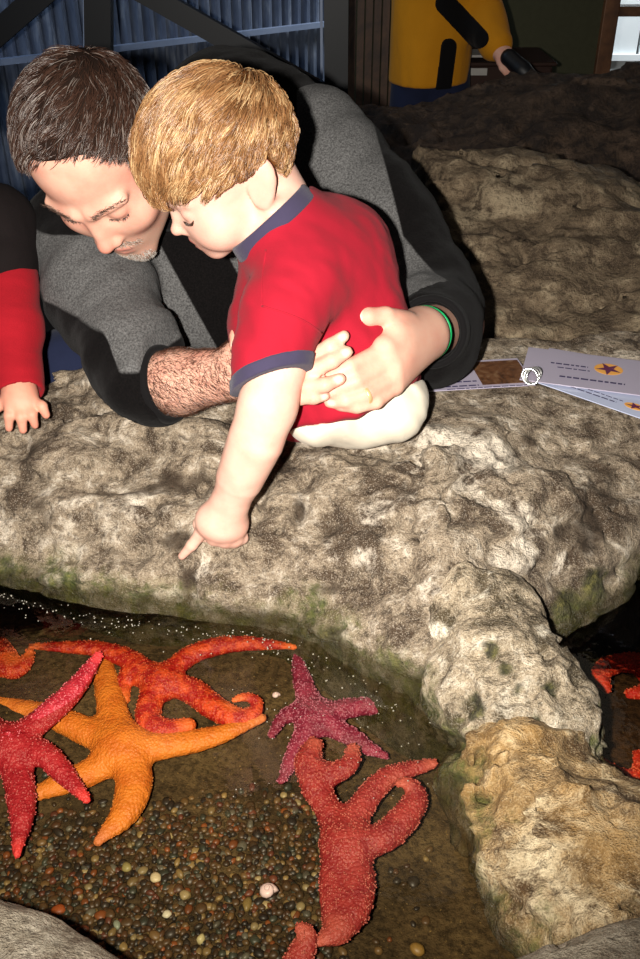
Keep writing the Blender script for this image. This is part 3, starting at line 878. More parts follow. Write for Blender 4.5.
# blue corrugated building beyond the glass front
A0 = np.array([-1.55, 3.55]); A1 = np.array([0.12, 4.95])
dirv = A1 - A0; LEN = np.linalg.norm(dirv); dirv /= LEN; nv = np.array([dirv[1], -dirv[0]])
t = NT('blue_steel')
st = t.n('ShaderNodeMapping'); t.l(t.pos(), st.inputs['Vector']); st.inputs['Scale'].default_value = (6, 6, 1.2)
M_BLUE = t.set(Color=t.ramp(t.noise(4, 5, 0.65, st.outputs[0]), [(0.3, rgb(62, 72, 94)), (0.55, rgb(90, 101, 122)), (0.75, rgb(140, 147, 160))]), Rough=0.55, Spec=0.3)
def corrugated(z0, z1, off, name):
    V_, Fq = [], []
    n = 240
    for i in range(n + 1):
        s = LEN * i / n
        ph = (s / 0.055) % 1
        w = 0.016 * float(np.clip(abs(ph - 0.5) * 6 - 1, -1, 1)) + off
        x, y = A0 + dirv * s + nv * w
        V_ += [(x, y, z0), (x, y, z1)]
    Fq = [(2 * i, 2 * i + 2, 2 * i + 3, 2 * i + 1) for i in range(n)]
    m = MB().add(V_, Fq)
    return m
bw = empty('corrugated_building', (A0[0], A0[1], FLOOR_Z), 'blue corrugated steel building seen through the glass front', 'building')
def wz(py, px):
    # height on the building front at a photo position
    v = _F + _R * ((px - 320.0) / FOC) + _U * ((479.5 - py) / FOC)
    t_ = (nv @ (A0 - 0)) / (nv @ v[:2])
    return CAM_Z + v[2] * t_
zs = wz(48, 100)
corrugated(FLOOR_Z, zs - 0.005, 0.0, 'w').build('lower_cladding', M_BLUE, bw)
corrugated(zs + 0.005, 1.9, 0.02, 'w').build('upper_cladding', M_BLUE, bw)
t = NT('pale_blue_steel'); M_PB = t.set(Color=t.mix(t.noise(8, 4), rgb(104, 120, 150), rgb(140, 152, 176)), Rough=0.5)
a, c = A0 + nv * 0.05, A1 + nv * 0.05
MB().bar((*a, zs), (*c, zs), 0.03, 0.022).build('ledge_rail', M_PB, bw)
# glass front: dark posts and braces
gf_ = empty('steel_bracing', (-0.9, 3.0, FLOOR_Z), 'black steel posts and diagonal braces in front of the blue building', 'bracing')
def Q(px, py, y=3.0):
    v = _F + _R * ((px - 320.0) / FOC) + _U * ((479.5 - py) / FOC)
    return _C + v * (y / v[1])
def sc(px, y=3.0): return px / FOC * y / 1.1
MB().bar(Q(101, 330), Q(98, -120), sc(26), 0.05, (0, 1, 0)).build('post', M_BLACK, gf_)
MB().bar(Q(336, 330), Q(336, -120), sc(24), 0.05, (0, 1, 0)).build('post', M_BLACK, gf_)
MB().bar(Q(-190, 198), Q(98, -55), sc(22), 0.04, (0, 1, 0)).build('brace', M_BLACK, gf_)
MB().bar(Q(100, -33), Q(336, 101), sc(20), 0.04, (0, 1, 0)).build('brace', M_BLACK, gf_)
MB().bar(Q(322, 150), Q(321, -60), sc(2.5), 0.01, (0, 1, 0)).build('edge_strip', M_PB, gf_)
MB().bar(Q(85, 140), Q(84, -60), sc(2.0), 0.01, (0, 1, 0)).build('edge_strip', M_PB, gf_)
# dark crate by the far rock
M_CRATE = flat_mat('dark_crate', rgb(50, 32, 26), 0.7, 0.2)
yc = 3.35
cr = empty('storage_box', (BX(515, yc, 70), yc, zat(100, yc)), 'dark brown storage box behind the far rock, right of the yellow coat', 'box')
MB().box((BX(462, yc, 70), yc, zat(140, yc)), (BX(553, yc, 70), yc + 0.3, zat(66, yc))).build('body', M_CRATE, cr, bevel=0.01)
MB().box((BX(459, yc, 70), yc - 0.012, zat(66, yc)), (BX(556, yc, 70), yc + 0.31, zat(62, yc))).build('lid', M_CRATE, cr, bevel=0.005)
M_PALE = flat_mat('pale_label', rgb(170, 166, 160), 0.7, 0.2)
MB().box((BX(470, yc, 70), yc - 0.006, zat(75, yc)), (BX(487, yc, 70), yc, zat(68, yc))).build('label_plate', M_PALE, cr)
MB().box((BX(470, yc, 60), yc + 0.02, zat(65, yc) + 0.02), (BX(486, yc, 60), yc + 0.14, zat(56, yc))).build('paper_stack', M_PALE, label='small pale stack of papers on the dark storage box', category='papers')
# ------------------------------------------------------------------ people: shared shapes
def skin_mat(name, base, flush, sss=0.12):
    t = NT(name)
    c = t.mix(t.ramp(t.noise(30, 4), [(0.4, (0, 0, 0)), (0.7, (0.5,) * 3)]), base, flush)
    c = t.mix(t.attr('flush'), c, flush)
    c = t.mix(t.attr('lip'), c, rgb(196, 96, 90))
    c = t.mix(t.attr('nail'), c, rgb(240, 190, 176))
    c = t.mix(t.attr('stubble'), c, rgb(150, 120, 104))
    t.bump(t.noise(600, 3), 0.12, 0.001)
    t.set(Color=c, Rough=0.55, Spec=0.26, SSS=sss)
    t.b.inputs['Subsurface Radius'].default_value = (0.6, 0.25, 0.12)
    t.b.inputs['Subsurface Scale'].default_value = 0.006
    return t.m

def hair_mat(name):
    t = NT(name)
    c = t.attr('col', 'Color')
    return t.set(Color=c, Rough=0.34, Spec=0.55)

def cap_mat(name, c):
    t = NT(name)
    return t.set(Color=t.mix(t.noise(120, 3), tuple(x * 0.7 for x in c), c), Rough=0.9, Spec=0.05)

def head_adult(q):
    """q in centimetres: left, forward, up; origin between the ears"""
    a = q.copy(); a[:, 0] = np.abs(a[:, 0])
    d = s_ell(q, (0, -0.6, 3.4), (7.3, 8.9, 8.2))
    d = smin(d, s_ell(q, (0, 3.6, -3.2), (6.3, 6.0, 7.0)), 2.5)
    d = smin(d, s_cap(a, (5.2, 0.5, -6.0), (1.4, 7.8, -9.6), 1.6, 1.7), 2.5)     # jaw line
    d = smin(d, s_ell(q, (0, 8.2, -10.2), (2.1, 1.5, 1.7)), 1.6)                  # chin
    d = smin(d, s_ell(a, (4.0, 6.0, -2.8), (2.2, 2.2, 1.8)), 2.2)                 # cheek bones
    d = smin(d, s_ell(q, (0, 7.7, -6.9), (2.9, 1.8, 2.3)), 1.5)                   # mouth mound
    d = smax(d, -s_ell(a, (3.2, 9.7, 0.3), (1.9, 1.6, 1.3)), 1.3)                 # eye sockets
    d = smin(d, s_cap(a, (1.0, 8.7, 2.0), (5.0, 7.0, 1.9), 0.75, 0.6), 1.2)       # brows
    d = smin(d, s_ell(a, (3.2, 7.3, 0.2), (1.45, 1.25, 1.2)), 0.35)               # lids
    d = smin(d, s_cap(q, (0, 8.6, 1.4), (0, 10.1, -3.0), 0.62, 0.95), 0.9)        # nose
    d = smin(d, s_ell(q, (0, 10.5, -3.3), (1.05, 1.05, 0.9)), 0.6)
    d = smin(d, s_ell(a, (1.15, 9.6, -3.8), (0.75, 0.95, 0.7)), 0.5)
    d = smin(d, s_path(a, [(0, 9.6, -6.35), (1.2, 9.35, -6.5), (2.5, 8.4, -6.9)], [0.5, 0.48, 0.22]), 0.4)   # lips
    d = smin(d, s_path(a, [(0, 9.45, -7.55), (1.2, 9.2, -7.4), (2.4, 8.4, -7.05)], [0.58, 0.5, 0.22]), 0.35)
    e = ear(a, (7.35, -1.0, -0.6), 1.0)
    return smin(d, e, 0.5)

def ear(a, c, s, back=0.25):
    M = frame((-0.42, 1, back), (0.10, -back, 1))
    q = (a - np.asarray(c)) @ M / s
    e = s_ell(q, (0, 0, 0), (0.8, 1.9, 3.1))
    e = smax(e, -s_ell(q, (0.95, 0.2, 0.3), (0.95, 1.25, 2.2)), 0.25)
    e = smin(e, s_ell(q, (0.3, 0.9, -0.3), (0.5, 0.5, 0.8)), 0.4)
    e = smin(e, s_path(q, [(0.35, -0.2, 1.2), (0.3, -0.6, 0.2), (0.3, -0.1, -1.0)], [0.28, 0.28, 0.25]), 0.3)
    return e * s

def head_child(q):
    a = q.copy(); a[:, 0] = np.abs(a[:, 0])
    d = s_ell(q, (0, 0.1, 2.7), (6.9, 8.0, 6.8))
    d = smin(d, s_ell(q, (0, 3.0, -3.0), (5.4, 5.2, 5.4)), 2.5)
    d = smin(d, s_ell(a, (3.3, 4.4, -3.9), (2.7, 2.7, 2.5)), 1.8)                 # full cheeks
    d = smin(d, s_ell(q, (0, 6.2, -7.2), (1.7, 1.4, 1.3)), 1.6)                   # chin
    d = smin(d, s_ell(q, (0, 6.4, -5.1), (2.2, 1.4, 1.7)), 1.2)
    d = smax(d, -s_ell(a, (2.7, 8.6, -0.6), (1.6, 1.3, 1.0)), 1.1)
    d = smin(d, s_ell(a, (2.7, 6.3, -0.7), (1.3, 1.15, 1.0)), 0.35)
    d = smin(d, s_cap(a, (0.8, 7.5, 0.9), (4.0, 6.2, 0.9), 0.5, 0.4), 1.0)
    d = smin(d, s_cap(q, (0, 7.2, 0.0), (0, 8.3, -2.5), 0.5, 0.72), 0.8)
    d = smin(d, s_ell(q, (0, 8.75, -2.75), (0.85, 0.8, 0.72)), 0.45)
    d = smin(d, s_ell(a, (0.85, 7.9, -3.1), (0.6, 0.7, 0.55)), 0.4)
    d = smin(d, s_path(a, [(0, 7.95, -4.7), (0.9, 7.7, -4.75), (1.8, 6.9, -5.1)], [0.46, 0.42, 0.18]), 0.3)
    d = smin(d, s_path(a, [(0, 7.7, -5.75), (0.9, 7.5, -5.6), (1.7, 6.9, -5.25)], [0.48, 0.42, 0.18]), 0.3)
    return smin(d, ear(a, (6.75, -1.7, -0.9), 0.86, 0.62), 0.4)

def grad(f, p, e=0.004):
    g = np.stack([f(p + np.eye(3)[i] * e) - f(p - np.eye(3)[i] * e) for i in range(3)], 1)
    return g / np.maximum(np.linalg.norm(g, axis=1), 1e-9)[:, None]

def strand_mesh(name, paths, rad, cols, mat, parent, taper=True):
    """paths (n,m,3), three sided strands as one mesh"""
    n, m, _ = paths.shape
    T = np.gradient(paths, axis=1); T /= np.maximum(np.linalg.norm(T, axis=2), 1e-9)[..., None]
    rnd = RNG.normal(size=(n, 1, 3))
    X = np.cross(T, np.broadcast_to(rnd, T.shape)); X /= np.maximum(np.linalg.norm(X, axis=2), 1e-9)[..., None]
    Y = np.cross(T, X)
    r = np.broadcast_to(np.asarray(rad, float).reshape(-1, 1), (n, m)).copy()
    if taper: r *= np.clip(1.15 - np.linspace(0, 1, m) ** 2.2, 0.12, 1)[None]
    v = np.stack([paths + r[..., None] * (math.cos(a) * X + math.sin(a) * Y) for a in (0, 2.094, 4.189)], 2)
    idx = np.arange(n * m * 3).reshape(n, m, 3)
    q = np.stack([np.stack([idx[:, :-1, k], idx[:, :-1, (k + 1) % 3], idx[:, 1:, (k + 1) % 3], idx[:, 1:, k]], -1) for k in range(3)], 2).reshape(-1, 4)
    me = np_mesh(name, v.reshape(-1, 3), q)
    attr(me, 'col', np.repeat(cols, m * 3, 0))
    return link(name, me, mat, parent)

def grow(head, roots, crown, length, steps, lift, swirl=0.0, gravity=(0, 0, -0.0), rand=0.12, bias=None, stop=None, phase=None):
    """strands in head space (cm), combed away from the crown and kept on the skull"""
    n = len(roots)
    p = roots.copy(); out = [p.copy()]
    jit = RNG.normal(size=(n, 3)) * rand
    if phase is not None: jit = jit + phase
    L = np.asarray(length) / steps
    alive = np.ones(n, bool)
    for k in range(steps):
        g = grad(head, p, 0.15)
        d = p - np.asarray(crown); 
        d /= np.maximum(np.linalg.norm(d, axis=1), 0.3)[:, None]
        d = d + swirl * np.cross(g, d) + jit + np.asarray(gravity)
        if bias is not None: d = d + bias(p)
        d = d - g * np.sum(d * g, axis=1)[:, None]
        d /= np.maximum(np.linalg.norm(d, axis=1), 1e-6)[:, None]
        st = d * L[:, None]
        if stop is not None: alive &= ~stop(p)
        p = p + st * np.where(alive, 1, 0.06)[:, None]
        want = lift(k / steps)
        dist = head(p)
        g = grad(head, p, 0.15)
        p = p + g * (want - dist)[:, None] * 0.9
        out.append(p.copy())
    return np.stack(out, 1)

def scalp_points(head, region, n, cand=60000, r=13):
    d = RNG.normal(size=(cand, 3)); d /= np.linalg.norm(d, axis=1)[:, None]
    p = d * 6 + np.array([0, -0.5, 2.0])
    for _ in range(14):
        p = p - grad(head, p, 0.1) * np.clip(head(p), -1.5, 1.5)[:, None]
    ok = region(p) & (np.abs(head(p)) < 0.3)
    p = p[ok]
    return p[RNG.permutation(len(p))[:n]]

def hand_sdf(p, palm, fingers, k=0.006, web=0.006):
    """palm: list of (a, b, ra, rb); fingers: list of (points, radii)"""
    d = None
    for a, b, ra, rb in palm:
        e = s_cap(p, a, b, ra, rb)
        d = e if d is None else smin(d, e, 0.016)
    for pts, rad in fingers:
        d = smin(d, s_path(p, pts, rad, 0.003), k)
    return d
def PP(*a):
    return [P(*x) for x in a]
def pr(px, d):
    return px / FOC * d

def box_of(pts, m):
    pts = np.array(pts)
    return pts.min(0) - m, pts.max(0) + m

def locks(st, n_guides, pull=0.7, seed=0):
    """gather strands into locks around every n-th strand"""
    rs = np.random.default_rng(seed)
    gi = rs.choice(len(st), n_guides, replace=False)
    r = st[:, 0]
    near = np.concatenate([np.argmin(((c[:, None] - r[gi][None]) ** 2).sum(-1), 1) for c in np.array_split(r, 12)])
    g = st[gi][near]
    w = np.linspace(0, 1, st.shape[1])[None, :, None] ** 1.2 * pull * rs.uniform(0.5, 1.0, (len(st), 1, 1))
    return st + (g - st) * w
# ------------------------------------------------------------------ the toddler
M_SKIN_B = skin_mat('fair_skin', rgb(212, 171, 152), rgb(204, 132, 116), 0.06)
M_HAIR = hair_mat('hair')
HB = frame(V(-0.827, -0.557, -0.06), V(-0.465, 0.60, 0.64))
OB = _C + _R * -0.0993 + _U * 0.3400 + _F * 1.015
def b_loc(p): return (p - OB) @ HB * 103
def f_bhead(p): return head_child(b_loc(p)) / 103
def wb(q): return np.asarray(q, float) / 103 @ HB.T + OB

BSH_L = P(290, 262, 0.985); BEL_L = P(268, 405, 0.99); BWR_L = P(229, 505, 1.062)
COL_C = P(272, 222, 1.022)
_ch = V(-0.72, -0.69, 0.05); _n2 = V(0.14, -0.25, 0.95)
COL_N = np.cross(_ch, _n2); COL_N = COL_N / np.linalg.norm(COL_N) * (1 if np.cross(_ch, _n2)[2] > 0 else -1)
BNECK = COL_C - COL_N * 0.05; BCH = P(312, 285, 1.10); BPEL = P(352, 392, 1.125)
BTX = V(0.80, 0.16, 0.55)                       # boy's back direction, roughly
BTF = frame(-V(0.90, 0.05, 0.25), V(-0.30, 0.95, 0.10))
BHAND = [(P(229, 505, 1.062), P(222, 522, 1.075), pr(18, 1.07), pr(21, 1.07)), (P(212, 520, 1.072), P(232, 524, 1.082), pr(16, 1.07), pr(16, 1.07))]
BFING = [
    (PP((207, 521, 1.074), (201, 533, 1.086), (192, 545, 1.097), (182, 556, 1.108)), [.0088, .0078, .0066, .0048]),      # pointing finger
    (PP((216, 525, 1.070), (214, 538, 1.078), (225, 541, 1.088), (230, 533, 1.092)), [.0088, .0088, .0082, .0072]),      # curled fingers
    (PP((224, 526, 1.072), (225, 540, 1.080), (234, 541, 1.090), (236, 532, 1.094)), [.0086, .0086, .0080, .0070]),
    (PP((233, 525, 1.078), (236, 539, 1.084), (242, 538, 1.093), (241, 530, 1.097)), [.0080, .0078, .0072, .0064]),
    (PP((209, 512, 1.082), (200, 524, 1.094), (205, 537, 1.100)), [.0095, .0082, .0066])]                                # thumb behind
def f_bbody(p):
    d = f_bhead(p)
    d = smin(d, s_cap(p, wb((0, -2.0, -4.0)), BNECK, 0.043, 0.043), 0.025)
    t = s_path(p, [BNECK, BCH, BPEL], [0.046, 0.068, 0.056], 0.03)
    d = smin(d, t, 0.03)
    d = smin(d, s_path(p, [P(322, 266, 1.06), P(296, 296, 1.0), BEL_L], [0.032, 0.032, 0.0295]), 0.02)
    arm = s_path(p, [BEL_L, P(256, 440, 1.005), P(240, 478, 1.038), BWR_L], [0.0295, 0.0305, 0.0265, 0.0190])
    d = smin(d, arm, 0.012)
    d = smin(d, hand_sdf(p, BHAND, BFING, 0.004), 0.012)
    # far arm reaching down on the other side, legs folded over the ledge
    d = smin(d, s_path(p, [P(295, 240, 1.16), P(262, 320, 1.19), P(262, 380, 1.19)], [0.035, 0.030, 0.022]), 0.02)
    for o in (0.0, 0.07):
        a = BPEL + np.array([-0.04 + o, 0.03, -0.01])
        d = smin(d, s_path(p, [a, a + np.array([-0.02, 0.10, 0.0]), a + np.array([0.03, 0.115, -0.012]), a + np.array([0.08, 0.09, -0.016])], [0.045, 0.040, 0.034, 0.026]), 0.03)
    return d
boy = empty('person', BPEL - np.array([0, 0, 0.09]), 'toddler with blond brown hair in a red shirt, pointing one finger at the wet rock', 'person')
def boy_attrs():
    A = {}
    def flush(v):
        q = b_loc(v); a = np.abs(q[:, 0])
        w = np.exp(-((a - 4.6) ** 2 + (q[:, 1] - 5.2) ** 2 + (q[:, 2] + 3.6) ** 2) / 4.0) * 0.55
        e = np.exp(-((a - 7.2) ** 2 + (q[:, 1] + 1.8) ** 2 + (q[:, 2] + 0.6) ** 2) / 5.0) * 0.5
        n = np.exp(-np.sum((q - np.array([0, 8.7, -2.8])) ** 2, 1) / 1.2) * 0.4
        return np.clip(w + e + n, 0, 1)
    def lip(v):
        q = b_loc(v); a = q.copy(); a[:, 0] = np.abs(a[:, 0])
        e = np.minimum(s_path(a, [(0, 8.0, -4.75), (0.9, 7.75, -4.8), (1.7, 7.0, -5.1)], [0.5, 0.45, 0.2]), s_path(a, [(0, 7.75, -5.7), (0.9, 7.55, -5.55), (1.6, 7.0, -5.25)], [0.5, 0.45, 0.2]))
        return sstep(0.12, -0.1, e) * 0.75
    return {'flush': flush, 'lip': lip}
lo = np.minimum.reduce([P(120, 40, 1.0), P(450, 500, 1.2), P(150, 580, 1.12), P(200, 540, 1.1)]) - 0.04
hi = np.maximum.reduce([P(150, 40, 1.1), P(430, 100, 1.0), P(430, 420, 1.33)]) + 0.05
sdf_obj('body', f_bbody, lo, hi, 0.0021, M_SKIN_B, boy, 1, boy_attrs())

# shirt, ringer tee with navy bands
M_SHIRT = fabric_mat('red_cotton', rgb(148, 20, 38), weave=1500, var=0.10, bump=0.22, sheen=0.03, patch=10, blotch=rgb(118, 10, 26))
M_NAVY = fabric_mat('navy_rib', rgb(58, 52, 74), weave=1800, var=0.2, bump=0.3, sheen=0.1)
M_SHORTS = fabric_mat('cream_cotton', rgb(212, 202, 182), weave=1300, var=0.05, bump=0.25, sheen=0.1, patch=12, blotch=rgb(196, 184, 160))
SHO = P(297, 250, 1.0); SEL = P(270, 398, 0.985)
HEM_N = (SEL - P(282, 300, 0.99)); HEM_N = HEM_N / np.linalg.norm(HEM_N)
HEM_N = HEM_N + V(-0.18, 0.0, 0.0) * 0.0
def wrinkles(p, amp=1.0):
    ax = np.array([BTX])
    n1 = fbm(np.stack([p @ V(0.5, 0.85, 0) * 34, p @ V(0.85, -0.5, 0.2) * 13, p @ V(0, 0.1, 1) * 13], 1), 3, 77)
    n2 = fbm(p * 30, 2, 78)
    return amp * (0.0052 * n1 + 0.0022 * n2 + 0.0022 * fbm(np.stack([p @ V(0.95, 0.3, 0) * 60, p @ V(-0.3, 0.95, 0.2) * 16, p @ V(0, 0, 1) * 18], 1), 2, 79))
def f_shirt_solid(p):
    t = s_path(p, [P(286, 226, 1.05), P(306, 262, 1.085), BCH, P(333, 345, 1.115), P(348, 402, 1.125)], [0.046, 0.064, 0.082, 0.088, 0.092], 0.03)
    t = smin(t, s_ell(p, P(345, 255, 1.085), (0.050, 0.060, 0.055)), 0.05)          # shoulder blade and back
    t = smin(t, s_ell(p, P(272, 345, 1.10), (0.045, 0.055, 0.06)), 0.05)            # belly
    s = s_path(p, [P(322, 256, 1.04), P(300, 282, 1.00), P(281, 320, 0.985), P(270, 372, 0.985), P(264, 410, 0.99)], [0.042, 0.043, 0.041, 0.0375, 0.036], 0.02)
    return t, s
SLV_C = P(272, 380, 0.985); SLV_N = V(0.30, -0.95, 0.15)
def f_hem(p):
    return smax(s_plane(p, P(330, 424, 1.05), V(0.06, -0.99, 0.10)), s_plane(p, P(380, 408, 1.06), V(0.62, -0.78, 0.05)), 0.03)
def f_shirt(p):
    t, s = f_shirt_solid(p)
    t = smax(t, f_hem(p), 0.006)
    s = smax(s, s_plane(p, SLV_C, SLV_N), 0.003)
    d = smin(t, s, 0.016)
    d = d - wrinkles(p)
    # neck opening
    stub = smax(s_cap(p, COL_C - COL_N * 0.07, COL_C - COL_N * 0.012, 0.058, 0.0515), s_plane(p, COL_C, COL_N), 0.002)
    d = smax(smin(d, stub, 0.03), s_plane(p, COL_C, COL_N) + 0 * d, 0.002)
    d = smax(d, -s_cap(p, COL_C - COL_N * 0.02, COL_C + COL_N * 0.1, 0.0475, 0.0475), 0.003)
    d = smax(d, -smax(s_path(p, [SLV_C - SLV_N * 0.03, SLV_C + SLV_N * 0.05], [0.034, 0.034]), 0 * p[:, 0] - 1, 0.002), 0.002)
    return d
shirt = sdf_obj('shirt', f_shirt, *box_of([P(225, 180, 0.95), P(420, 440, 1.2), P(420, 180, 1.2), P(225, 440, 0.95)], 0.06), 0.0024, M_SHIRT, boy, 2, label='red short-sleeved shirt')
def f_cuff(p):
    t, s = f_shirt_solid(p)
    h = s_plane(p, SLV_C, SLV_N)
    d = smax(s - 0.0016 - wrinkles(p) * 0.8, smax(h - 0.001, -h - 0.0125, 0.001), 0.002)
    return smax(d, -s_path(p, [SLV_C - SLV_N * 0.05, SLV_C + SLV_N * 0.05], [0.033, 0.033]), 0.001)
sdf_obj('sleeve_band', f_cuff, SLV_C - 0.075, SLV_C + 0.075, 0.0016, M_NAVY, shirt, 1, label='navy sleeve band')
def on_cloth(f, pts, d0=0.85, n=24):
    q = spline(np.array(pts, float), n)
    d = np.full(len(q), d0)
    for _ in range(60):
        x = np.array([P(a, b, c) for (a, b), c in zip(q, d)])
        d = d + np.clip(f(x), -0.02, 0.02) * 0.8
    return x
MB().tube(on_cloth(f_shirt, [(266, 250), (262, 280), (262, 306)]), 0.0011, 6).build('shoulder_seam', M_SHIRT, shirt, smooth=True)
MB().tube(on_cloth(f_shirt, [(262, 306), (288, 314), (306, 322), (322, 333)]), 0.0011, 6).build('armhole_seam', M_SHIRT, shirt, smooth=True)
def f_collar(p):
    q = p - COL_C
    ax = q @ COL_N
    rad = np.linalg.norm(q - ax[:, None] * COL_N, axis=1)
    d = np.abs(rad - 0.0505 + 0.16 * ax) - 0.0032
    return smax(smax(d, ax - 0.008, 0.003), -ax - 0.010, 0.002) * 0.9
sdf_obj('collar_band', f_collar, COL_C - 0.085, COL_C + 0.085, 0.0016, M_NAVY, shirt, 1, label='navy neck band')
def f_shorts(p):
    t = s_path(p, [P(347, 380, 1.125), P(350, 395, 1.125)], [0.070, 0.064])
    t = smin(t, s_ell(p, P(390, 402, 1.118), (0.046, 0.055, 0.044)), 0.03)
    t = smin(t, s_ell(p, P(316, 409, 1.09), (0.040, 0.05, 0.038)), 0.03)
    for o in (0.0, 0.07):
        a = BPEL + np.array([-0.04 + o, 0.03, -0.01])
        t = smin(t, s_path(p, [a, a + np.array([-0.02, 0.10, 0.0])], [0.054, 0.050]), 0.03)
    n = fbm(np.stack([p @ V(0.75, 0.66, 0) * 46, p @ V(0.66, -0.75, 0) * 12, p @ V(0, 0, 1) * 14], 1), 3, 91)
    d = t - 0.0045 * n
    d = smax(d, s_plane(p, P(350, 372, 1.12), V(-0.16, 0.98, 0.0)), 0.008)
    d = smax(d, np.minimum(f_shirt_solid(p)[0] + 0.008, -f_hem(p)), 0.003)
    ld = (p[:, 2] - (ledge_h(p[:, 0], p[:, 1]) - 0.004)) * 0.7
    return smax(d, -ld, 0.01)
sdf_obj('shorts', f_shorts, BPEL - [0.16, 0.13, 0.14], BPEL + [0.16, 0.24, 0.10], 0.0028, M_SHORTS, boy, 2, label='cream shorts')

# hair
def b_region(q):
    a = np.abs(q[:, 0])
    front = q[:, 2] > 3.3 + 0.10 * a - np.clip(5.0 - q[:, 1], 0, 20) * 0.52
    back = q[:, 2] > -4.6
    earh = ~((a > 5.0) & (q[:, 1] < 0.9) & (q[:, 1] > -4.4) & (q[:, 2] < 2.0))
    side = (q[:, 1] < 4.4) | (q[:, 2] > 2.4)
    return front & back & earh & side
def head_child_b(q):
    """skull without ears and nose, for combing"""
    d = s_ell(q, (0, 0.1, 2.7), (6.9, 8.0, 6.8))
    return smin(d, s_ell(q, (0, 2.2, -2.6), (5.6, 5.2, 5.6)), 2.5)
def f_bcap(p):
    q = b_loc(p); a = np.abs(q[:, 0])
    d = head_child_b(q) - 0.75 - 0.5 * np.exp(-((q[:, 2] - 10) ** 2 + (q[:, 1] - 2) ** 2) / 30)
    m = smax(3.0 + 0.10 * a - np.clip(5.0 - q[:, 1], 0, 20) * 0.55 - q[:, 2], -4.2 - q[:, 2], 0.8)
    e = s_ell(np.stack([a, q[:, 1], q[:, 2]], 1), (7.0, -1.6, -0.9), (3, 2.5, 3.0))
    m = smax(m, -e, 0.6)
    return smax(d, m * 0.7, 0.5) / 100
hair = sdf_obj('hair', f_bcap, OB - 0.13, OB + 0.13, 0.003, cap_mat('scalp_hair', rgb(110, 66, 32)), boy, 1,
               label='straight blond brown hair')
roots = scalp_points(head_child_b, b_region, 12000)
CRB = (-1.0, -7.2, 7.6)
top = np.clip((roots[:, 2] - 2) / 8, 0, 1)
fr = np.clip(roots[:, 1] / 8, 0, 1)
length = (3.0 + 4.2 * top + 1.2 * fr * top) * RNG.uniform(0.75, 1.1, len(roots))
clump = np.stack([vnoise(roots * 0.85, 31), vnoise(roots * 0.85, 32), vnoise(roots * 0.85, 33)], 1) * 0.45
st_ = grow(head_child_b, roots, CRB, length, 9, lambda t: 0.55 + 1.0 * math.sin(min(t * 1.35, 1) * math.pi * 0.9) * 0.75, swirl=0.35, gravity=(0.1, 0.25, -0.35), rand=0.06, phase=clump,
           stop=lambda p: (p[:, 1] > 6.5) & (p[:, 2] < 1.6) | (p[:, 2] < -5.0) | ((np.abs(p[:, 0]) > 4.8) & (p[:, 1] < 0.8) & (p[:, 1] > -4.2) & (p[:, 2] < 1.0)))
lift_rand = (RNG.uniform(0.0, 0.35, (len(roots), 1, 1)) + 0.35 * (vnoise(roots * 0.55, 61) + 0.3)[:, None, None]) * np.linspace(0.2, 1, 10)[None, :, None]
st_ = locks(st_, 420, 0.75, 3)
nrm = grad(head_child_b, st_.reshape(-1, 3), 0.15).reshape(st_.shape)
st_ = st_ + nrm * lift_rand + 0.06 * RNG.normal(size=st_.shape) * np.linspace(0, 1, 10)[None, :, None]
w = RNG.random(len(roots))[:, None] * 0.5 + 0.5 * (0.5 + 0.9 * fbm(roots * np.array([1.3, 0.5, 1.3]), 2, 44))[:, None].clip(0, 1)
cA, cB_, cC = np.array(rgb(74, 44, 25)), np.array(rgb(140, 98, 60)), np.array(rgb(206, 174, 128))
cols = np.where(w < 0.55, cA + (cB_ - cA) * (w / 0.55), cB_ + (cC - cB_) * ((w - 0.55) / 0.45))
strand_mesh('hair_strands', wb(st_.reshape(-1, 3)).reshape(st_.shape), RNG.uniform(0.00032, 0.0006, len(roots)), cols, M_HAIR, hair)
# lashes and brows
M_LASH = flat_mat('lash', rgb(70, 44, 28), 0.6)
for sgn in (1, -1):
    lp = []
    for i in range(40):
        a = i / 39
        x = 1.5 + 2.5 * a
        base = np.array([sgn * x, 7.35 - 0.5 * abs(a - 0.4) - 0.55 * a, -1.15 - 0.25 * math.sin(a * math.pi)])
        tip = base + np.array([sgn * (0.15 + 0.3 * a), 0.55, -0.4])
        lp.append([base, (base + tip) / 2 + [0, 0.02, -0.06], tip])
    lp = np.array(lp)
    strand_mesh('eyelashes', wb(lp.reshape(-1, 3)).reshape(lp.shape), np.full(len(lp), 0.0006), np.tile(rgb(58, 36, 24), (len(lp), 1)), M_HAIR, boy)
# ------------------------------------------------------------------ the man leaning over
M_BLK = flat_mat('black_leather', rgb(20, 18, 18), 0.5)
M_SKIN_M = skin_mat('ruddy_skin', rgb(212, 164, 142), rgb(198, 118, 100), 0.08)
HM = frame(V(-0.09, -0.99, 0.10), V(-0.32, 0.11, 0.94))
OM = _C + _R * -0.2655 + _U * 0.3980 + _F * 1.14
KM = 99.0
def m_loc(p): return (p - OM) @ HM * KM
def wm(q): return np.asarray(q, float) / KM @ HM.T + OM
def f_mhead(p): return head_adult(m_loc(p)) / KM

MSH_L = P(318, 150, 1.40); MSH_R = P(96, 246, 1.33); MEL_R = P(148, 381, 1.18); MWR_R = P(243, 372, 1.100)
MEL_L = P(452, 325, 1.30); MWR_L = P(418, 334, 1.115)
MNECK = P(190, 170, 1.34); MCH = P(210, 270, 1.45)
MHIP = np.array([0.02, 1.66, -0.10])
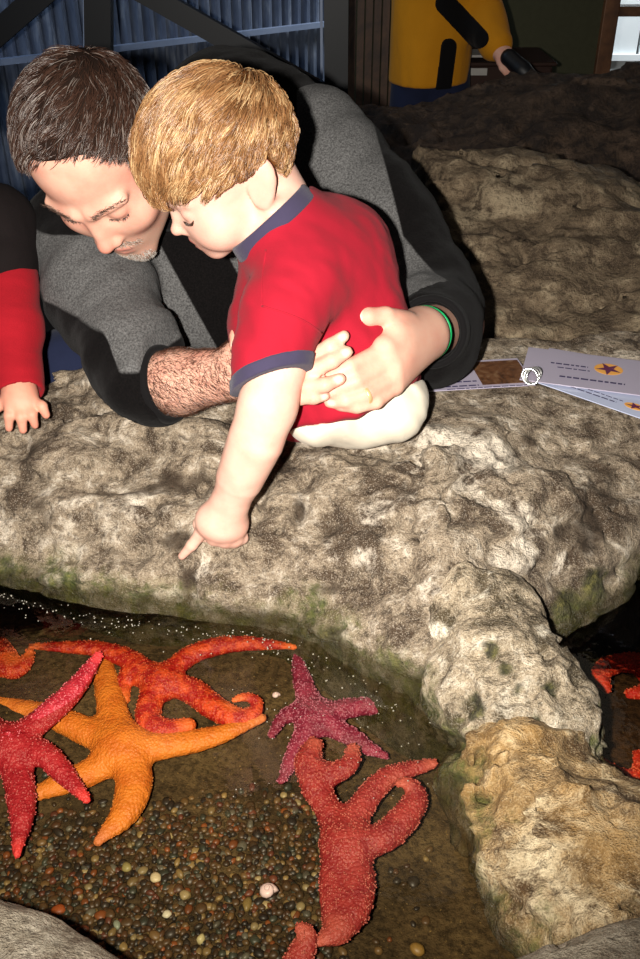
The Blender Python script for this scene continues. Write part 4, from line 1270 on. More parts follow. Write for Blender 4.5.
# left hand, flat on the toddler's side
LH_PALM = [(P(424, 333, 1.105), P(384, 348, 1.032), pr(21, 1.1), pr(13, 1.03)), (P(424, 335, 1.105), P(392, 366, 1.036), pr(21, 1.1), pr(13, 1.03)),
           (P(425, 340, 1.108), P(394, 385, 1.045), pr(19, 1.1), pr(11, 1.04)), (P(421, 328, 1.105), P(394, 330, 1.048), pr(17, 1.1), pr(12, 1.04))]
LH_F = [
    (PP((405, 322, 1.068), (385, 317, 1.042), (368, 317, 1.030), (356, 318, 1.030)), [.0135, .0115, .0105, .0080]),                  # thumb
    (PP((381, 352, 1.030), (350, 367, 1.010), (326, 380, 1.012), (310, 388, 1.020)), [.0105, .0092, .0086, .0070]),                   # index
    (PP((387, 363, 1.032), (356, 381, 1.012), (334, 391, 1.012), (318, 394, 1.020)), [.0105, .0092, .0086, .0070]),
    (PP((393, 376, 1.038), (366, 394, 1.016), (346, 400, 1.014), (330, 402, 1.022)), [.0100, .0088, .0082, .0068]),
    (PP((394, 387, 1.044), (376, 402, 1.024), (357, 407, 1.020), (340, 406, 1.026)), [.0088, .0078, .0072, .0060])]
RH_PALM = [(P(243, 366, 1.100), P(288, 366, 1.035), pr(20, 1.1), pr(12, 1.03)), (P(243, 378, 1.100), P(284, 386, 1.035), pr(18, 1.1), pr(12, 1.03)), (P(240, 352, 1.095), P(245, 338, 1.075), pr(14, 1.09), pr(10, 1.07))]
RH_F = [
    (PP((290, 366, 1.032), (312, 357, 1.006), (330, 346, .996), (344, 336, 1.000)), [.0095, .0088, .0080, .0064]),
    (PP((288, 376, 1.032), (312, 371, 1.000), (332, 361, .990), (347, 352, .996)), [.0098, .0090, .0082, .0066]),
    (PP((286, 388, 1.032), (308, 387, 1.000), (325, 385, .990), (340, 379, .994)), [.0094, .0086, .0080, .0066]),
    (PP((282, 396, 1.036), (300, 398, 1.006), (314, 398, 1.000), (325, 396, 1.003)), [.0084, .0076, .0068, .0056]),
    (PP((246, 344, 1.080), (238, 336, 1.066), (236, 346, 1.060)), [.0110, .0095, .0080])]
def f_marms(p):
    d = s_path(p, [MSH_R, MEL_R, P(180, 382, 1.155), MWR_R], [0.050, 0.036, 0.0385, 0.0275], 0.01)
    d = smin(d, hand_sdf(p, RH_PALM, RH_F, 0.005), 0.016)
    e = s_path(p, [MSH_L, MEL_L, MWR_L], [0.050, 0.042, 0.026], 0.01)
    e = smin(e, hand_sdf(p, LH_PALM, LH_F, 0.005), 0.016)
    return np.minimum(d, e)
def f_mbody(p):
    d = f_mhead(p)
    d = smin(d, s_cap(p, wm((0, -2.5, -4.0)), MNECK, 0.056, 0.060), 0.03)
    t = s_path(p, [MNECK, MCH, MHIP + [0, 0, 0.12], MHIP], [0.07, 0.13, 0.13, 0.14], 0.04)
    t = smin(t, s_path(p, [MSH_R, P(195, 220, 1.42), MSH_L], [0.05, 0.08, 0.05], 0.03), 0.04)
    d = smin(d, t, 0.03)
    return smin(d, f_marms(p), 0.02)
def man_attrs():
    def flush(v):
        q = m_loc(v); a = np.abs(q[:, 0])
        w = np.exp(-((a - 4.8) ** 2 + (q[:, 1] - 7.0) ** 2 + (q[:, 2] + 2.6) ** 2) / 4.0) * 0.35
        n = np.exp(-np.sum((q - np.array([0, 11, -3.4])) ** 2, 1) / 2.2) * 0.8
        return np.clip(w + n, 0, 1)
    def lip(v):
        q = m_loc(v); a = q.copy(); a[:, 0] = np.abs(a[:, 0])
        e = np.minimum(s_path(a, [(0, 9.7, -6.4), (1.2, 9.4, -6.55), (2.5, 8.5, -6.9)], [0.5, 0.45, 0.2]), s_path(a, [(0, 9.5, -7.5), (1.2, 9.25, -7.35), (2.4, 8.5, -7.05)], [0.55, 0.5, 0.2]))
        return sstep(0.15, -0.12, e) * 0.7
    def nail(v):
        m = np.zeros(len(v))
        for fs in (LH_F, RH_F):
            for pts, rad in fs:
                tip, pre = pts[-1], pts[-2]
                c = tip + (_C - tip) / np.linalg.norm(_C - tip) * rad[-1] * 0.9 - (tip - pre) * 0.12
                m = np.maximum(m, 0.75 * sstep(1.0, 0.7, np.linalg.norm(v - c, axis=1) / (rad[-1] * 0.85)))
        return m
    def stub(v):
        q = m_loc(v); a = np.abs(q[:, 0])
        return 0.5 * sstep(-4.6, -6.5, q[:, 2]) * sstep(1.5, 4.5, q[:, 1]) * (1 - lip(v))
    return {'flush': flush, 'lip': lip, 'nail': nail, 'stubble': stub}
man = empty('person', MHIP * [1, 1, 0] + [0, 0, -0.5], 'man with short dark greying hair in a grey and black fleece jacket, holding the toddler', 'person')
lo, hi = box_of([wm((0, 0, 14)), wm((8, 0, 0)), wm((-8, 0, 0)), wm((0, 12, -5)), MSH_L, MSH_R, MEL_L, MEL_R, MHIP, MCH, P(340, 410, 1.0), P(284, 380, 1.05)], 0.12)
sdf_obj('body', f_mbody, lo, hi, 0.0026, M_SKIN_M, man, 1, man_attrs())

# ---- jacket
def jacket_mat():
    t = NT('fleece_panels')
    g = t.noise(420, 4, 0.75); h = t.noise(60, 4, 0.7)
    grey = t.mix(t.ramp(g, [(0.38, (0, 0, 0)), (0.62, (1, 1, 1))]), rgb(56, 55, 55), rgb(108, 107, 106))
    grey = t.mix(t.math('MULTIPLY', h, 0.35), grey, rgb(66, 65, 64))
    blk = t.mix(t.ramp(g, [(0.4, (0, 0, 0)), (0.7, (1, 1, 1))]), rgb(8, 7, 7), rgb(19, 16, 16))
    m = t.ramp(t.attr('panel'), [(0.49, (0, 0, 0)), (0.51, (1, 1, 1))])
    t.bump(t.math('ADD', t.math('MULTIPLY', g, 0.6), h), 0.35, 0.004)
    return t.set(Color=t.mix(m, blk, grey), Rough=0.95, Spec=0.06, SheenW=0.03, SheenR=0.5)
M_JACKET = jacket_mat()
M_FBLACK = fabric_mat('black_fleece', rgb(13, 11, 12), weave=700, var=0.3, bump=0.4, sheen=0.03, blotch=rgb(9, 8, 8))
M_DNAVY = fabric_mat('navy_lining', rgb(26, 27, 44), weave=900, var=0.3, bump=0.3, sheen=0.05, blotch=rgb(12, 12, 20))
CUF_R = P(166, 384, 1.165); CUF_RN = V(0.88, 0.12, 0.45)
CUF_L = P(431, 332, 1.155); CUF_LN = (MWR_L - MEL_L) / np.linalg.norm(MWR_L - MEL_L)
def f_jsleeves(p):
    r = s_path(p, [P(80, 236, 1.33), P(102, 296, 1.27), P(136, 358, 1.20), P(150, 382, 1.175), CUF_R], [0.078, 0.070, 0.058, 0.049, 0.045], 0.03)
    l = s_path(p, [P(318, 150, 1.41), P(385, 232, 1.37), P(428, 308, 1.31), P(430, 330, 1.22), P(428, 332, 1.16)], [0.086, 0.080, 0.072, 0.062, 0.045], 0.03)
    l = smin(l, s_ell(p, P(425, 345, 1.24), (0.052, 0.06, 0.045)), 0.03)
    return r, l
def f_jtorso(p):
    t = s_path(p, [P(200, 190, 1.40), P(212, 270, 1.46), MHIP + [0, 0, 0.10], MHIP + [0, 0, -0.04]], [0.12, 0.155, 0.16, 0.165], 0.05)
    t = smin(t, s_path(p, [P(92, 235, 1.36), P(180, 190, 1.42), P(238, 142, 1.47), P(305, 150, 1.44)], [0.070, 0.11, 0.128, 0.092], 0.04), 0.05)
    return t
def jwr(p):
    return 0.0085 * fbm(np.stack([p @ V(0.7, -0.7, 0.1) * 26, p @ V(0.7, 0.7, 0) * 9, p @ V(0, 0, 1) * 11], 1), 3, 55) + 0.0018 * fbm(p * 34, 2, 56)
OPEN_A = [P(190, 225, 1.20), P(215, 300, 1.24), P(240, 400, 1.34)]
def f_jacket(p):
    t = f_jtorso(p); r, l = f_jsleeves(p)
    r = smax(r, s_plane(p, CUF_R, CUF_RN), 0.006)
    lc = s_plane(p, CUF_L, CUF_LN)
    l = smax(l, lc, 0.006)
    d = smin(t, smin(r, l, 0.01), 0.022) - jwr(p)
    # hollow cuffs
    d = smax(d, -s_path(p, [CUF_R - CUF_RN * 0.05, CUF_R + CUF_RN * 0.08], [0.040, 0.041]), 0.004)
    d = smax(d, -s_path(p, [CUF_L - CUF_LN * 0.04, CUF_L + CUF_LN * 0.08], [0.032, 0.037]), 0.004)
    # neck opening
    d = smax(d, -s_cap(p, wm((0, -1, -5)), MNECK, 0.064, 0.070), 0.01)
    return d
def img(v):
    q = v - _C; d = q @ _F
    return 320 + FOC * (q @ _R) / d, 479.5 - FOC * (q @ _U) / d
# seams of the grey panels, laid out on the garment itself along the sleeve axes
def panel(v):
    r, l = f_jsleeves(v); t = f_jtorso(v)
    # left sleeve: distance along and around the arm
    A, B = P(318, 150, 1.41), P(428, 308, 1.31)
    ax = (B - A) / np.linalg.norm(B - A); s = (v - A) @ ax / np.linalg.norm(B - A)
    side = (v - A) @ np.cross(ax, -_F)                     # + towards upper right of the arm
    gl = np.minimum(np.where(s < 1.12, np.maximum(0.088 - 0.1 * s, 0.014), -0.05 - side) - side * np.sign(SIDE), v[:, 0] + 0.033)
    # right sleeve: grey to just above the elbow on the inner side
    A2, B2 = P(80, 236, 1.33), P(134, 366, 1.20)
    ax2 = (B2 - A2) / np.linalg.norm(B2 - A2); s2 = (v - A2) @ ax2 / np.linalg.norm(B2 - A2)
    sd2 = (v - A2) @ V(1, 0.1, 0)
    z0, z1 = P(85, 297, 1.24)[2], P(150, 368, 1.13)[2]
    gr = np.minimum((v[:, 2] - (z0 + (z1 - z0) * sstep(0.056, 0.080, sd2))) * 0.7, np.linalg.norm(v - P(95, 165, 1.27), axis=1) - 0.118)
    # chest: grey front, black yoke around the neck
    gt = np.minimum(np.linalg.norm(v - P(105, 165, 1.27), axis=1) - 0.125, np.abs((v - P(186, 235, 1.25)) @ np.cross(_F, P(245, 345, 1.25) - P(186, 235, 1.25)) / np.linalg.norm(P(245, 345, 1.25) - P(186, 235, 1.25))) - 0.038)
    gt = np.minimum(gt, 0.36 - v[:, 2])
    gt = np.where(v[:, 0] > -0.10, -0.1, gt)
    k = np.argmin(np.stack([l, r, t], 1), 1)
    g = np.choose(k, [gl, gr, gt])
    return np.clip(0.5 + g * 8, 0, 1)
_s = np.cross(P(428, 308, 1.31) - P(318, 150, 1.41), -_F)
SIDE = 1.0 if _s @ V(1, 0.6, 0) > 0 else -1.0
lo, hi = box_of([MSH_L, MSH_R, MEL_L, MEL_R, MHIP, MCH, CUF_R, CUF_L, P(300, 60, 1.45), P(470, 300, 1.3)], 0.19)
jacket = sdf_obj('jacket', f_jacket, lo, hi, 0.0042, M_JACKET, man, 2, {'panel': panel}, label='grey fleece jacket with black yoke, elbows and cuffs')
# stand-up collar, lining at the open front
def ring_obj(name, c, n, r, w, th, mat, parent, label=None, h=0.002, tilt=0.0):
    n = n / np.linalg.norm(n)
    def f(p):
        q = p - c; a = q @ n
        rad = np.linalg.norm(q - a[:, None] * n, axis=1)
        return smax(np.abs(rad - r - tilt * a) - th / 2, np.abs(a) - w / 2, min(th, w) * 0.6) * 0.9
    return sdf_obj(name, f, c - (r + w), c + (r + w), h, mat, parent, 1, label=label)
ring_obj('collar', MNECK + (wm((0, -2, -5)) - MNECK) * 0.30, wm((0, -2, -5)) - MNECK, 0.085, 0.075, 0.012, M_FBLACK, jacket, 'black stand-up collar', 0.0035, -0.1)
ring_obj('cuff', CUF_R - CUF_RN * 0.010, CUF_RN, 0.045, 0.030, 0.009, M_FBLACK, jacket, 'black pushed-up cuff', 0.0025)
ring_obj('cuff', CUF_L - CUF_LN * 0.008, CUF_LN, 0.041, 0.030, 0.009, M_FBLACK, jacket, 'black pushed-up cuff', 0.0025)
# jeans
M_DENIM = fabric_mat('denim', rgb(30, 36, 60), weave=900, var=0.3, bump=0.3, sheen=0.05, blotch=rgb(16, 20, 38))
def f_jeans(p):
    d = s_path(p, [MHIP + [0, 0, 0.02], MHIP + [0, 0, -0.06]], [0.13, 0.15])
    kn = P(62, 368, 1.40)
    d = smin(d, s_path(p, [MHIP + [-0.10, 0, -0.06], kn + [0, 0.03, -0.02]], [0.10, 0.062]), 0.04)
    d = smin(d, s_path(p, [kn + [0, 0.03, -0.02], np.array([kn[0] - 0.02, kn[1] + 0.10, -0.40])], [0.062, 0.05]), 0.02)
    d = smin(d, s_path(p, [MHIP + [0.10, 0, -0.06], np.array([0.12, 1.36, -0.40])], [0.10, 0.065]), 0.04)
    d = smin(d, s_path(p, [np.array([0.12, 1.36, -0.41]), np.array([0.14, 1.80, -0.44])], [0.065, 0.045]), 0.02)
    return d - 0.004 * fbm(p * 22, 3, 66)
sdf_obj('jeans', f_jeans, *box_of([MHIP, P(62, 372, 1.34), (0.12, 1.36, -0.38), (0.14, 1.8, -0.38), (-0.3, 1.4, -0.35)], 0.16), 0.006, M_DENIM, man, 1, label='dark blue jeans')
def f_shoe(p, a, b):
    d = s_path(p, [a, b], [0.045, 0.038])
    return smax(d, -(p[:, 2] + 0.497), 0.006)
for a, b in (((0.14, 1.82, -0.455), (0.14, 1.86, -0.44)), ((-0.33, 1.50, -0.455), (-0.32, 1.58, -0.455))):
    a, b = np.array(a), np.array(b)
    sdf_obj('shoe', lambda p: f_shoe(p, a, b), *box_of([a, b], 0.06), 0.005, M_BLK, man, 1, label='black shoe')
# ring, wristband
M_GOLD = NT('gold'); M_GOLD = M_GOLD.set(Color=rgb(236, 206, 150), Metallic=0.6, Rough=0.35)
rc = P(366, 395, 1.0165); rn = P(352, 400, 1.014) - P(380, 386, 1.024)
ring_obj('finger_ring', rc, rn, 0.0098, 0.0046, 0.0018, M_GOLD, man, 'gold wedding ring', 0.0007)
M_GREEN = flat_mat('green_rubber', rgb(20, 150, 84), 0.4, 0.4)
wc = P(424, 334, 1.125); 
ring_obj('wristband', wc, CUF_LN, 0.0320, 0.006, 0.004, M_GREEN, man, 'bright green wristband', 0.0013)

# hair
def skull_m(q):
    d = s_ell(q, (0, -0.6, 3.4), (7.3, 8.9, 8.2))
    return smin(d, s_ell(q, (0, 2.6, -2.6), (6.4, 5.6, 6.4)), 2.5)
def m_line(q):
    a = np.abs(q[:, 0])
    front = 6.6 + 0.05 * a - 0.55 * np.exp(-(a / 2.0) ** 2) + 1.1 * np.exp(-((a - 4.6) / 1.6) ** 2)
    side = np.where(q[:, 1] < 5.6, -20.0, front)
    side = np.where(q[:, 1] < 3.5, np.where(q[:, 1] > 1.0, 1.0 - 0 * a, np.where(q[:, 1] > -3, 1.6, -5.5)), side)
    return np.interp(q[:, 1], [-9, -4.5, -3, 0.6, 1.2, 2.4, 3.0, 4.4, 5.4, 7], [-5.8, -5.2, -3.2, 1.4, -1.5, -0.5, 4.0, 8.2, 9.3, 13.0]) * 1.0 + np.where(q[:, 1] > 5, 0.9 * np.exp(-((a - 4.4) / 1.5) ** 2) - 0.35 * np.exp(-(a / 2.0) ** 2), 0)
def f_mcap(p):
    q = m_loc(p)
    d = skull_m(q) - 0.42
    return smax(d, (m_line(q) - q[:, 2]) * 0.5, 0.4) / KM
def hcol_m(q, rnd):
    a = np.abs(q[:, 0])
    grey = np.clip(0.12 + 0.6 * sstep(4.5, 7.2, a) * sstep(7.5, 1.0, q[:, 2]) + 0.35 * sstep(3.5, 7.5, q[:, 1]) * 0.6, 0, 0.8)
    base = np.array(rgb(62, 42, 33)) * (0.7 + 0.7 * RNG.random((len(q), 1)))
    gr = np.array(rgb(128, 116, 108))
    return np.where((rnd < grey)[:, None], gr * (0.7 + 0.5 * RNG.random((len(q), 1))), base)
hair_m = sdf_obj('hair', f_mcap, *box_of([wm((9, 0, 0)), wm((-9, 0, 0)), wm((0, 11, 4)), wm((0, -11, 4)), wm((0, 0, 13)), wm((0, 0, -6))], 0.03), 0.003, cap_mat('scalp_hair_dark', rgb(34, 24, 19)), man, 1, label='short dark hair greying at the temples')
roots = scalp_points(skull_m, lambda q: q[:, 2] > m_line(q) + RNG.random(len(q)) ** 2 * 1.6, 10000)
clump = np.stack([vnoise(roots * 0.9, 131), vnoise(roots * 0.9, 132), vnoise(roots * 0.9, 133)], 1) * 0.5
length = RNG.uniform(2.0, 3.4, len(roots)) * (0.75 + 0.4 * sstep(2, 9, roots[:, 2])) * np.where(roots[:, 1] > 2.5, 0.5, 1.0)
st_ = grow(skull_m, roots, (1.0, -7.6, 7.4), length, 7, lambda t: 0.30 + 0.50 * math.sin(min(t * 1.2, 1) * math.pi * 0.62), swirl=0.30, gravity=(-0.15, 0.1, 0.0), rand=0.16, phase=clump)
st_ = locks(st_, 500, 0.65, 4)
nrm = grad(skull_m, st_.reshape(-1, 3), 0.15).reshape(st_.shape)
st_ = st_ + nrm * RNG.uniform(0, 0.45, (len(roots), 1, 1)) * np.linspace(0.1, 1, 8)[None, :, None]
strand_mesh('hair_strands', wm(st_.reshape(-1, 3)).reshape(st_.shape), RNG.uniform(0.0003, 0.00055, len(roots)), hcol_m(roots, RNG.random(len(roots))), M_HAIR, hair_m)
# eyebrows, lashes, goatee
def tuft(name, cen, n, spread, dirf, length, col, rad, parent, label=None, surf=None):
    pts = []
    for i in range(n):
        pts.append(cen(RNG.random()) + RNG.normal(size=3) * spread)
    p0 = np.array(pts)
    f = surf or head_adult
    for _ in range(5):
        p0 = p0 - grad(f, p0, 0.1) * np.clip(f(p0), -1, 1)[:, None]
    g = grad(f, p0, 0.1)
    d = dirf(p0) + RNG.normal(size=p0.shape) * 0.25
    d = d - 0.75 * g * np.sum(d * g, 1)[:, None]; d /= np.linalg.norm(d, axis=1)[:, None]
    L = length * RNG.uniform(0.6, 1.1, (n, 1))
    st = np.stack([p0, p0 + (d * 0.7 + g * 0.35) * L * 0.5, p0 + (d + g * 0.15) * L], 1)
    c = np.array([rgb(*col[RNG.integers(len(col))]) for _ in range(n)])
    return strand_mesh(name, wm(st.reshape(-1, 3)).reshape(st.shape), np.full(n, rad), c, M_HAIR, parent, True)
for sg in (1, -1):
    e = tuft('eyebrow', lambda u: np.array([sg * (1.1 + 4.2 * u), 9.2 - 1.7 * u * u, 2.15 + 0.5 * math.sin(u * 2.6)]), 130, (0.16, 0.1, 0.14), lambda p: np.array([sg * 1.0, -0.1, 0.15]) + 0 * p, 0.85, [(52, 36, 28), (70, 52, 42), (104, 88, 78)], 0.00022, man)
    tuft('eyelashes', lambda u: np.array([sg * (2.0 + 2.5 * u), 8.3 - 0.6 * u, -0.35 - 0.3 * math.sin(u * 3.1)]), 60, (0.04, 0.02, 0.04), lambda p: np.array([sg * 0.2, 0.9, -0.5]) + 0 * p, 0.5, [(40, 28, 24)], 0.00028, man)
def chin_c(u):
    a = RNG.uniform(-1, 1)
    return np.array([a * 2.6, 9.2 - 0.25 * a * a, -8.8 - 2.4 * u])
tuft('goatee', chin_c, 900, (0.2, 0.2, 0.2), lambda p: np.array([0, 0.15, -1.0]) + 0 * p, 0.55, [(196, 188, 178), (170, 160, 150), (214, 206, 198), (110, 92, 80)], 0.00028, man)
tuft('moustache', lambda u: np.array([(u * 2 - 1) * 2.9, 9.7 - 1.0 * (u * 2 - 1) ** 2, -5.4 - 0.9 * (u * 2 - 1) ** 2]), 420, (0.1, 0.1, 0.3), lambda p: np.stack([p[:, 0] * 0.3, 0 * p[:, 0], -1 + 0 * p[:, 0]], 1), 0.45, [(150, 136, 122), (186, 176, 166), (92, 74, 62)], 0.00026, man)
# hair on the forearm
n = 2600
u = RNG.uniform(0.0, 1, n)
A, B = P(160, 384, 1.165), MWR_R
c0 = A + (B - A) * u[:, None] ** 1.1
ang = RNG.normal(0, 1.0, n)
axf = (B - A) / np.linalg.norm(B - A); e1 = -_F - axf * (-_F @ axf); e1 /= np.linalg.norm(e1); e2 = np.cross(axf, e1)
q0 = c0 + 0.05 * (np.cos(ang)[:, None] * e1 + np.sin(ang)[:, None] * e2)
for _ in range(12):
    f0 = f_marms(q0); g = grad(f_marms, q0, 0.001)
    q0 = q0 - g * np.clip(f0, -0.02, 0.02)[:, None]
g = grad(f_marms, q0, 0.001)
d = axf * 0.8 + np.array([0, 0, -0.5]) + RNG.normal(size=(n, 3)) * 0.3
d = d - g * np.sum(d * g, 1)[:, None]; d /= np.linalg.norm(d, axis=1)[:, None]
L = RNG.uniform(0.006, 0.014, (n, 1))
st_ = np.stack([q0 - g * 0.0004, q0 + (d + 0.35 * g) * L * 0.5, q0 + (d + 0.12 * g) * L], 1)
strand_mesh('arm_hair', st_, np.full(n, 0.0002), np.array([rgb(72, 42, 27)]) * RNG.uniform(0.6, 1.3, (n, 1)), M_HAIR, man)
# ------------------------------------------------------------------ the child at the edge of the picture
M_SKIN_C = skin_mat('child_skin', rgb(204, 146, 122), rgb(196, 112, 96))
CHN = P(-62, 215, 1.29); CHC = P(-60, 300, 1.38); CHP = CHC + np.array([0.0, 0.06, -0.22])
CSH = P(4, 236, 1.28); CEL = P(10, 330, 1.24); CWR = P(20, 396, 1.205)
HC = frame(V(0.10, -0.35, 0.9), V(-0.05, 0.92, 0.35)); OC = CHN + np.array([0.0, -0.02, 0.14])
C_F = [(PP((34, 402, 1.198), (42, 406, 1.192), (46, 415, 1.194)), [.0075, .0066, .0054]),
       (PP((28, 405, 1.192), (32, 415, 1.188), (35, 425, 1.194)), [.0074, .0064, .0052]),
       (PP((19, 406, 1.190), (21, 417, 1.186), (23, 430, 1.193)), [.0074, .0066, .0054]),
       (PP((10, 406, 1.190), (9, 416, 1.186), (9, 428, 1.193)), [.0072, .0064, .0052]),
       (PP((8, 400, 1.196), (-2, 406, 1.194), (-6, 413, 1.198)), [.0078, .0068, .0056])]
C_PALM = [(CWR, P(14, 404, 1.194), .018, .0125), (CWR, P(29, 402, 1.196), .018, .011)]
def f_child(p):
    d = head_child((p - OC) @ HC * 100) / 100
    d = smin(d, s_cap(p, OC + np.array([0, 0, -0.05]), CHN, 0.042, 0.045), 0.02)
    d = smin(d, s_path(p, [CHN, CHC, CHP], [0.05, 0.08, 0.09], 0.03), 0.03)
    d = smin(d, s_path(p, [CHN + [0.04, 0, -0.03], CSH, CEL, CWR], [0.04, 0.036, 0.028, 0.020], 0.01), 0.02)
    d = smin(d, s_path(p, [CHN + [-0.04, 0, -0.03], CSH + [-0.22, 0, 0], CEL + [-0.23, 0, 0], CEL + [-0.20, -0.04, -0.08]], [0.04, 0.036, 0.028, 0.022], 0.01), 0.02)
    d = smin(d, hand_sdf(p, C_PALM, C_F, 0.004), 0.010)
    for o in (-0.07, 0.07):
        d = smin(d, s_path(p, [CHP + [o, 0, 0], CHP + [o, -0.0, -0.20], CHP + [o, 0.02, -0.38]], [0.06, 0.045, 0.035], 0.01), 0.02)
    return d
child = empty('person', (CHP[0], CHP[1], -0.5), 'child mostly outside the picture, red sleeve and one small hand on the ledge', 'person')
lo, hi = box_of([OC, CHC, CHP, CSH, CEL, CWR, CSH + [-0.22, 0, 0], CHP + [0, 0, -0.36], P(30, 425, 1.19)], 0.13)
sdf_obj('body', f_child, lo, hi, 0.0026, M_SKIN_C, child, 1, {'flush': lambda v: 0.5 * sstep(0.012, 0.0, np.min([np.linalg.norm(v - f[0][-1], axis=1) for f in C_F], 0))})
M_RED2 = fabric_mat('red_fleece', rgb(150, 18, 30), weave=800, var=0.2, bump=0.35, sheen=0.03, blotch=rgb(90, 8, 16))
def f_csleeve(p, o=np.zeros(3), end=None):
    d = s_path(p, [CHN + [0.05, 0.0, -0.04] + o, CSH + o, CEL + o, P(19, 388, 1.212) + o if end is None else end], [0.045, 0.041, 0.040, 0.032], 0.02)
    return d - 0.004 * fbm(np.stack([p @ V(0, 1, 0) * 34, p @ V(1, 0, 0) * 10, p @ V(0, 0, 1) * 10], 1), 3, 17)
def f_csleeve_n(p):
    d = smax(f_csleeve(p), s_plane(p, P(20, 394, 1.208), CWR - CEL), 0.003)
    return smax(d, -s_cap(p, P(19, 385, 1.212), P(21, 402, 1.203), 0.024, 0.027), 0.002)
sdf_obj('sleeve', f_csleeve_n, *box_of([CSH, CEL, CWR, CHN], 0.07), 0.003, M_RED2, child, 1, label='red sleeve')
sdf_obj('sleeve', lambda p: s_path(p, [CHN + [-0.05, 0, -0.04], CSH + [-0.22, 0, 0], CEL + [-0.23, 0, 0], CEL + [-0.205, -0.035, -0.07]], [0.045, 0.041, 0.038, 0.032], 0.02), *box_of([CSH + [-0.22, 0, 0], CEL + [-0.23, 0, 0], CHN], 0.12), 0.005, M_RED2, child, 1, label='red sleeve')
M_VEST = fabric_mat('dark_vest', rgb(22, 16, 16), weave=700, var=0.3, bump=0.35, sheen=0.0, blotch=rgb(14, 10, 10))
def f_vest(p):
    d = s_path(p, [CHN, CHC, CHP], [0.062, 0.105, 0.115], 0.04)
    d = smin(d, s_path(p, [CHN + [0.02, 0, -0.04], P(-4, 226, 1.27), P(0, 262, 1.26)], [0.06, 0.052, 0.050], 0.02), 0.03)
    d = smax(d, -s_cap(p, OC, CHN + [0, 0, -0.005], 0.055, 0.055), 0.006)
    return d - 0.004 * fbm(p * 26, 3, 23)
sdf_obj('vest', f_vest, *box_of([CHN, CHC, CHP, CSH], 0.14), 0.004, M_VEST, child, 1, label='dark vest')
def f_ctrousers(p):
    d = None
    for o in (-0.07, 0.07):
        e = s_path(p, [CHP + [o * 0.6, 0, 0.0], CHP + [o, 0, -0.20], CHP + [o, 0.02, -0.34]], [0.10, 0.07, 0.06], 0.02)
        d = e if d is None else smin(d, e, 0.03)
    return smax(d, s_plane(p, CHP + [0, 0, 0.04], (0, 0, 1)), 0.01)
sdf_obj('trousers', f_ctrousers, *box_of([CHP, CHP + [0.1, 0, -0.36], CHP + [-0.1, 0, -0.36]], 0.12), 0.006, M_DENIM, child, 1)
def f_ccap(p):
    q = (p - OC) @ HC * 100
    return smax(head_child_b(q) - 0.9, (2.2 - np.clip(5.0 - q[:, 1], 0, 20) * 0.5 - q[:, 2]) * 0.6, 0.5) / 100
M_CHAIR = NT('brown_hair'); M_CHAIR = M_CHAIR.set(Color=M_CHAIR.mix(M_CHAIR.noise(300, 3), rgb(50, 32, 20), rgb(96, 64, 40)), Rough=0.6)
sdf_obj('hair', f_ccap, OC - 0.13, OC + 0.13, 0.004, M_CHAIR, child, 1, label='brown hair')

# ------------------------------------------------------------------ visitor in the yellow coat at the back
DP = 3.05
vis = empty('person', (P(435, 90, DP)[0], P(435, 90, DP)[1], -0.5), 'visitor far behind in a yellow coat and blue jeans, arm stretched towards the rock', 'person')
vb = P(432, 60, DP); X0, Y0 = vb[0], vb[1]
zh = P(432, 84, DP)[2]
VN = np.array([X0, Y0 + 0.02, zh + 0.66]); VSH = P(462, -70, DP - 0.06); VEL = P(478, 8, DP - 0.12); VWR = P(499, 50, DP - 0.20)
HV = frame((0.75, -0.6, -0.35), (0.2, -0.1, 1)); OV = VN + np.array([0.03, -0.02, 0.16])
VF = [(PP((506, 55, DP - .21), (514, 62, DP - .22), (521, 66, DP - .22)), [.012, .011, .009]), (PP((503, 57, DP - .22), (510, 66, DP - .23), (517, 71, DP - .23)), [.012, .011, .009]),
      (PP((500, 58, DP - .22), (506, 68, DP - .23), (512, 74, DP - .23)), [.012, .011, .009]), (PP((498, 58, DP - .22), (502, 68, DP - .23), (506, 74, DP - .23)), [.011, .010, .008]),
      (PP((500, 50, DP - .21), (509, 51, DP - .22), (515, 55, DP - .23)), [.012, .011, .009])]
def f_vis(p):
    d = head_adult((p - OV) @ HV * 100) / 100
    d = smin(d, s_cap(p, OV + [0, 0, -0.06], VN, 0.055, 0.06), 0.02)
    d = smin(d, s_path(p, [VN, [X0, Y0, zh + 0.4], [X0, Y0, zh]], [0.08, 0.10, 0.055], 0.03), 0.02)
    d = smin(d, s_path(p, [VN + [0.08, 0, -0.06], VSH, VEL, VWR], [0.05, 0.05, 0.04, 0.028], 0.01), 0.02)
    d = smin(d, s_path(p, [VN + [-0.1, 0, -0.06], [X0 - 0.10, Y0 + 0.14, zh + 0.45], [X0 - 0.02, Y0 + 0.20, zh + 0.25], [X0 + 0.05, Y0 + 0.20, zh + 0.15]], [0.05, 0.05, 0.04, 0.03], 0.01), 0.02)
    d = smin(d, hand_sdf(p, [(VWR, P(503, 56, DP - .215), .028, .022)], VF, 0.006), 0.012)
    for o in (-0.07, 0.07):
        d = smin(d, s_path(p, [[X0 + o * 0.6, Y0, zh], [X0 + o, Y0 - 0.02, -0.1], [X0 + o, Y0, -0.42]], [0.05, 0.05, 0.045], 0.01), 0.02)
    return d
VB = box_of([OV, VN, VSH, VWR, P(520, 75, DP - .23), (X0 - 0.18, Y0, zh), (X0 + .1, Y0, -0.42)], 0.15)
sdf_obj('body', f_vis, *VB, 0.006, M_SKIN_M, vis, 1)
M_COAT = fabric_mat('yellow_coat', rgb(196, 130, 22), weave=300, var=0.15, bump=0.3, sheen=0.05, patch=9, blotch=rgb(170, 108, 10))
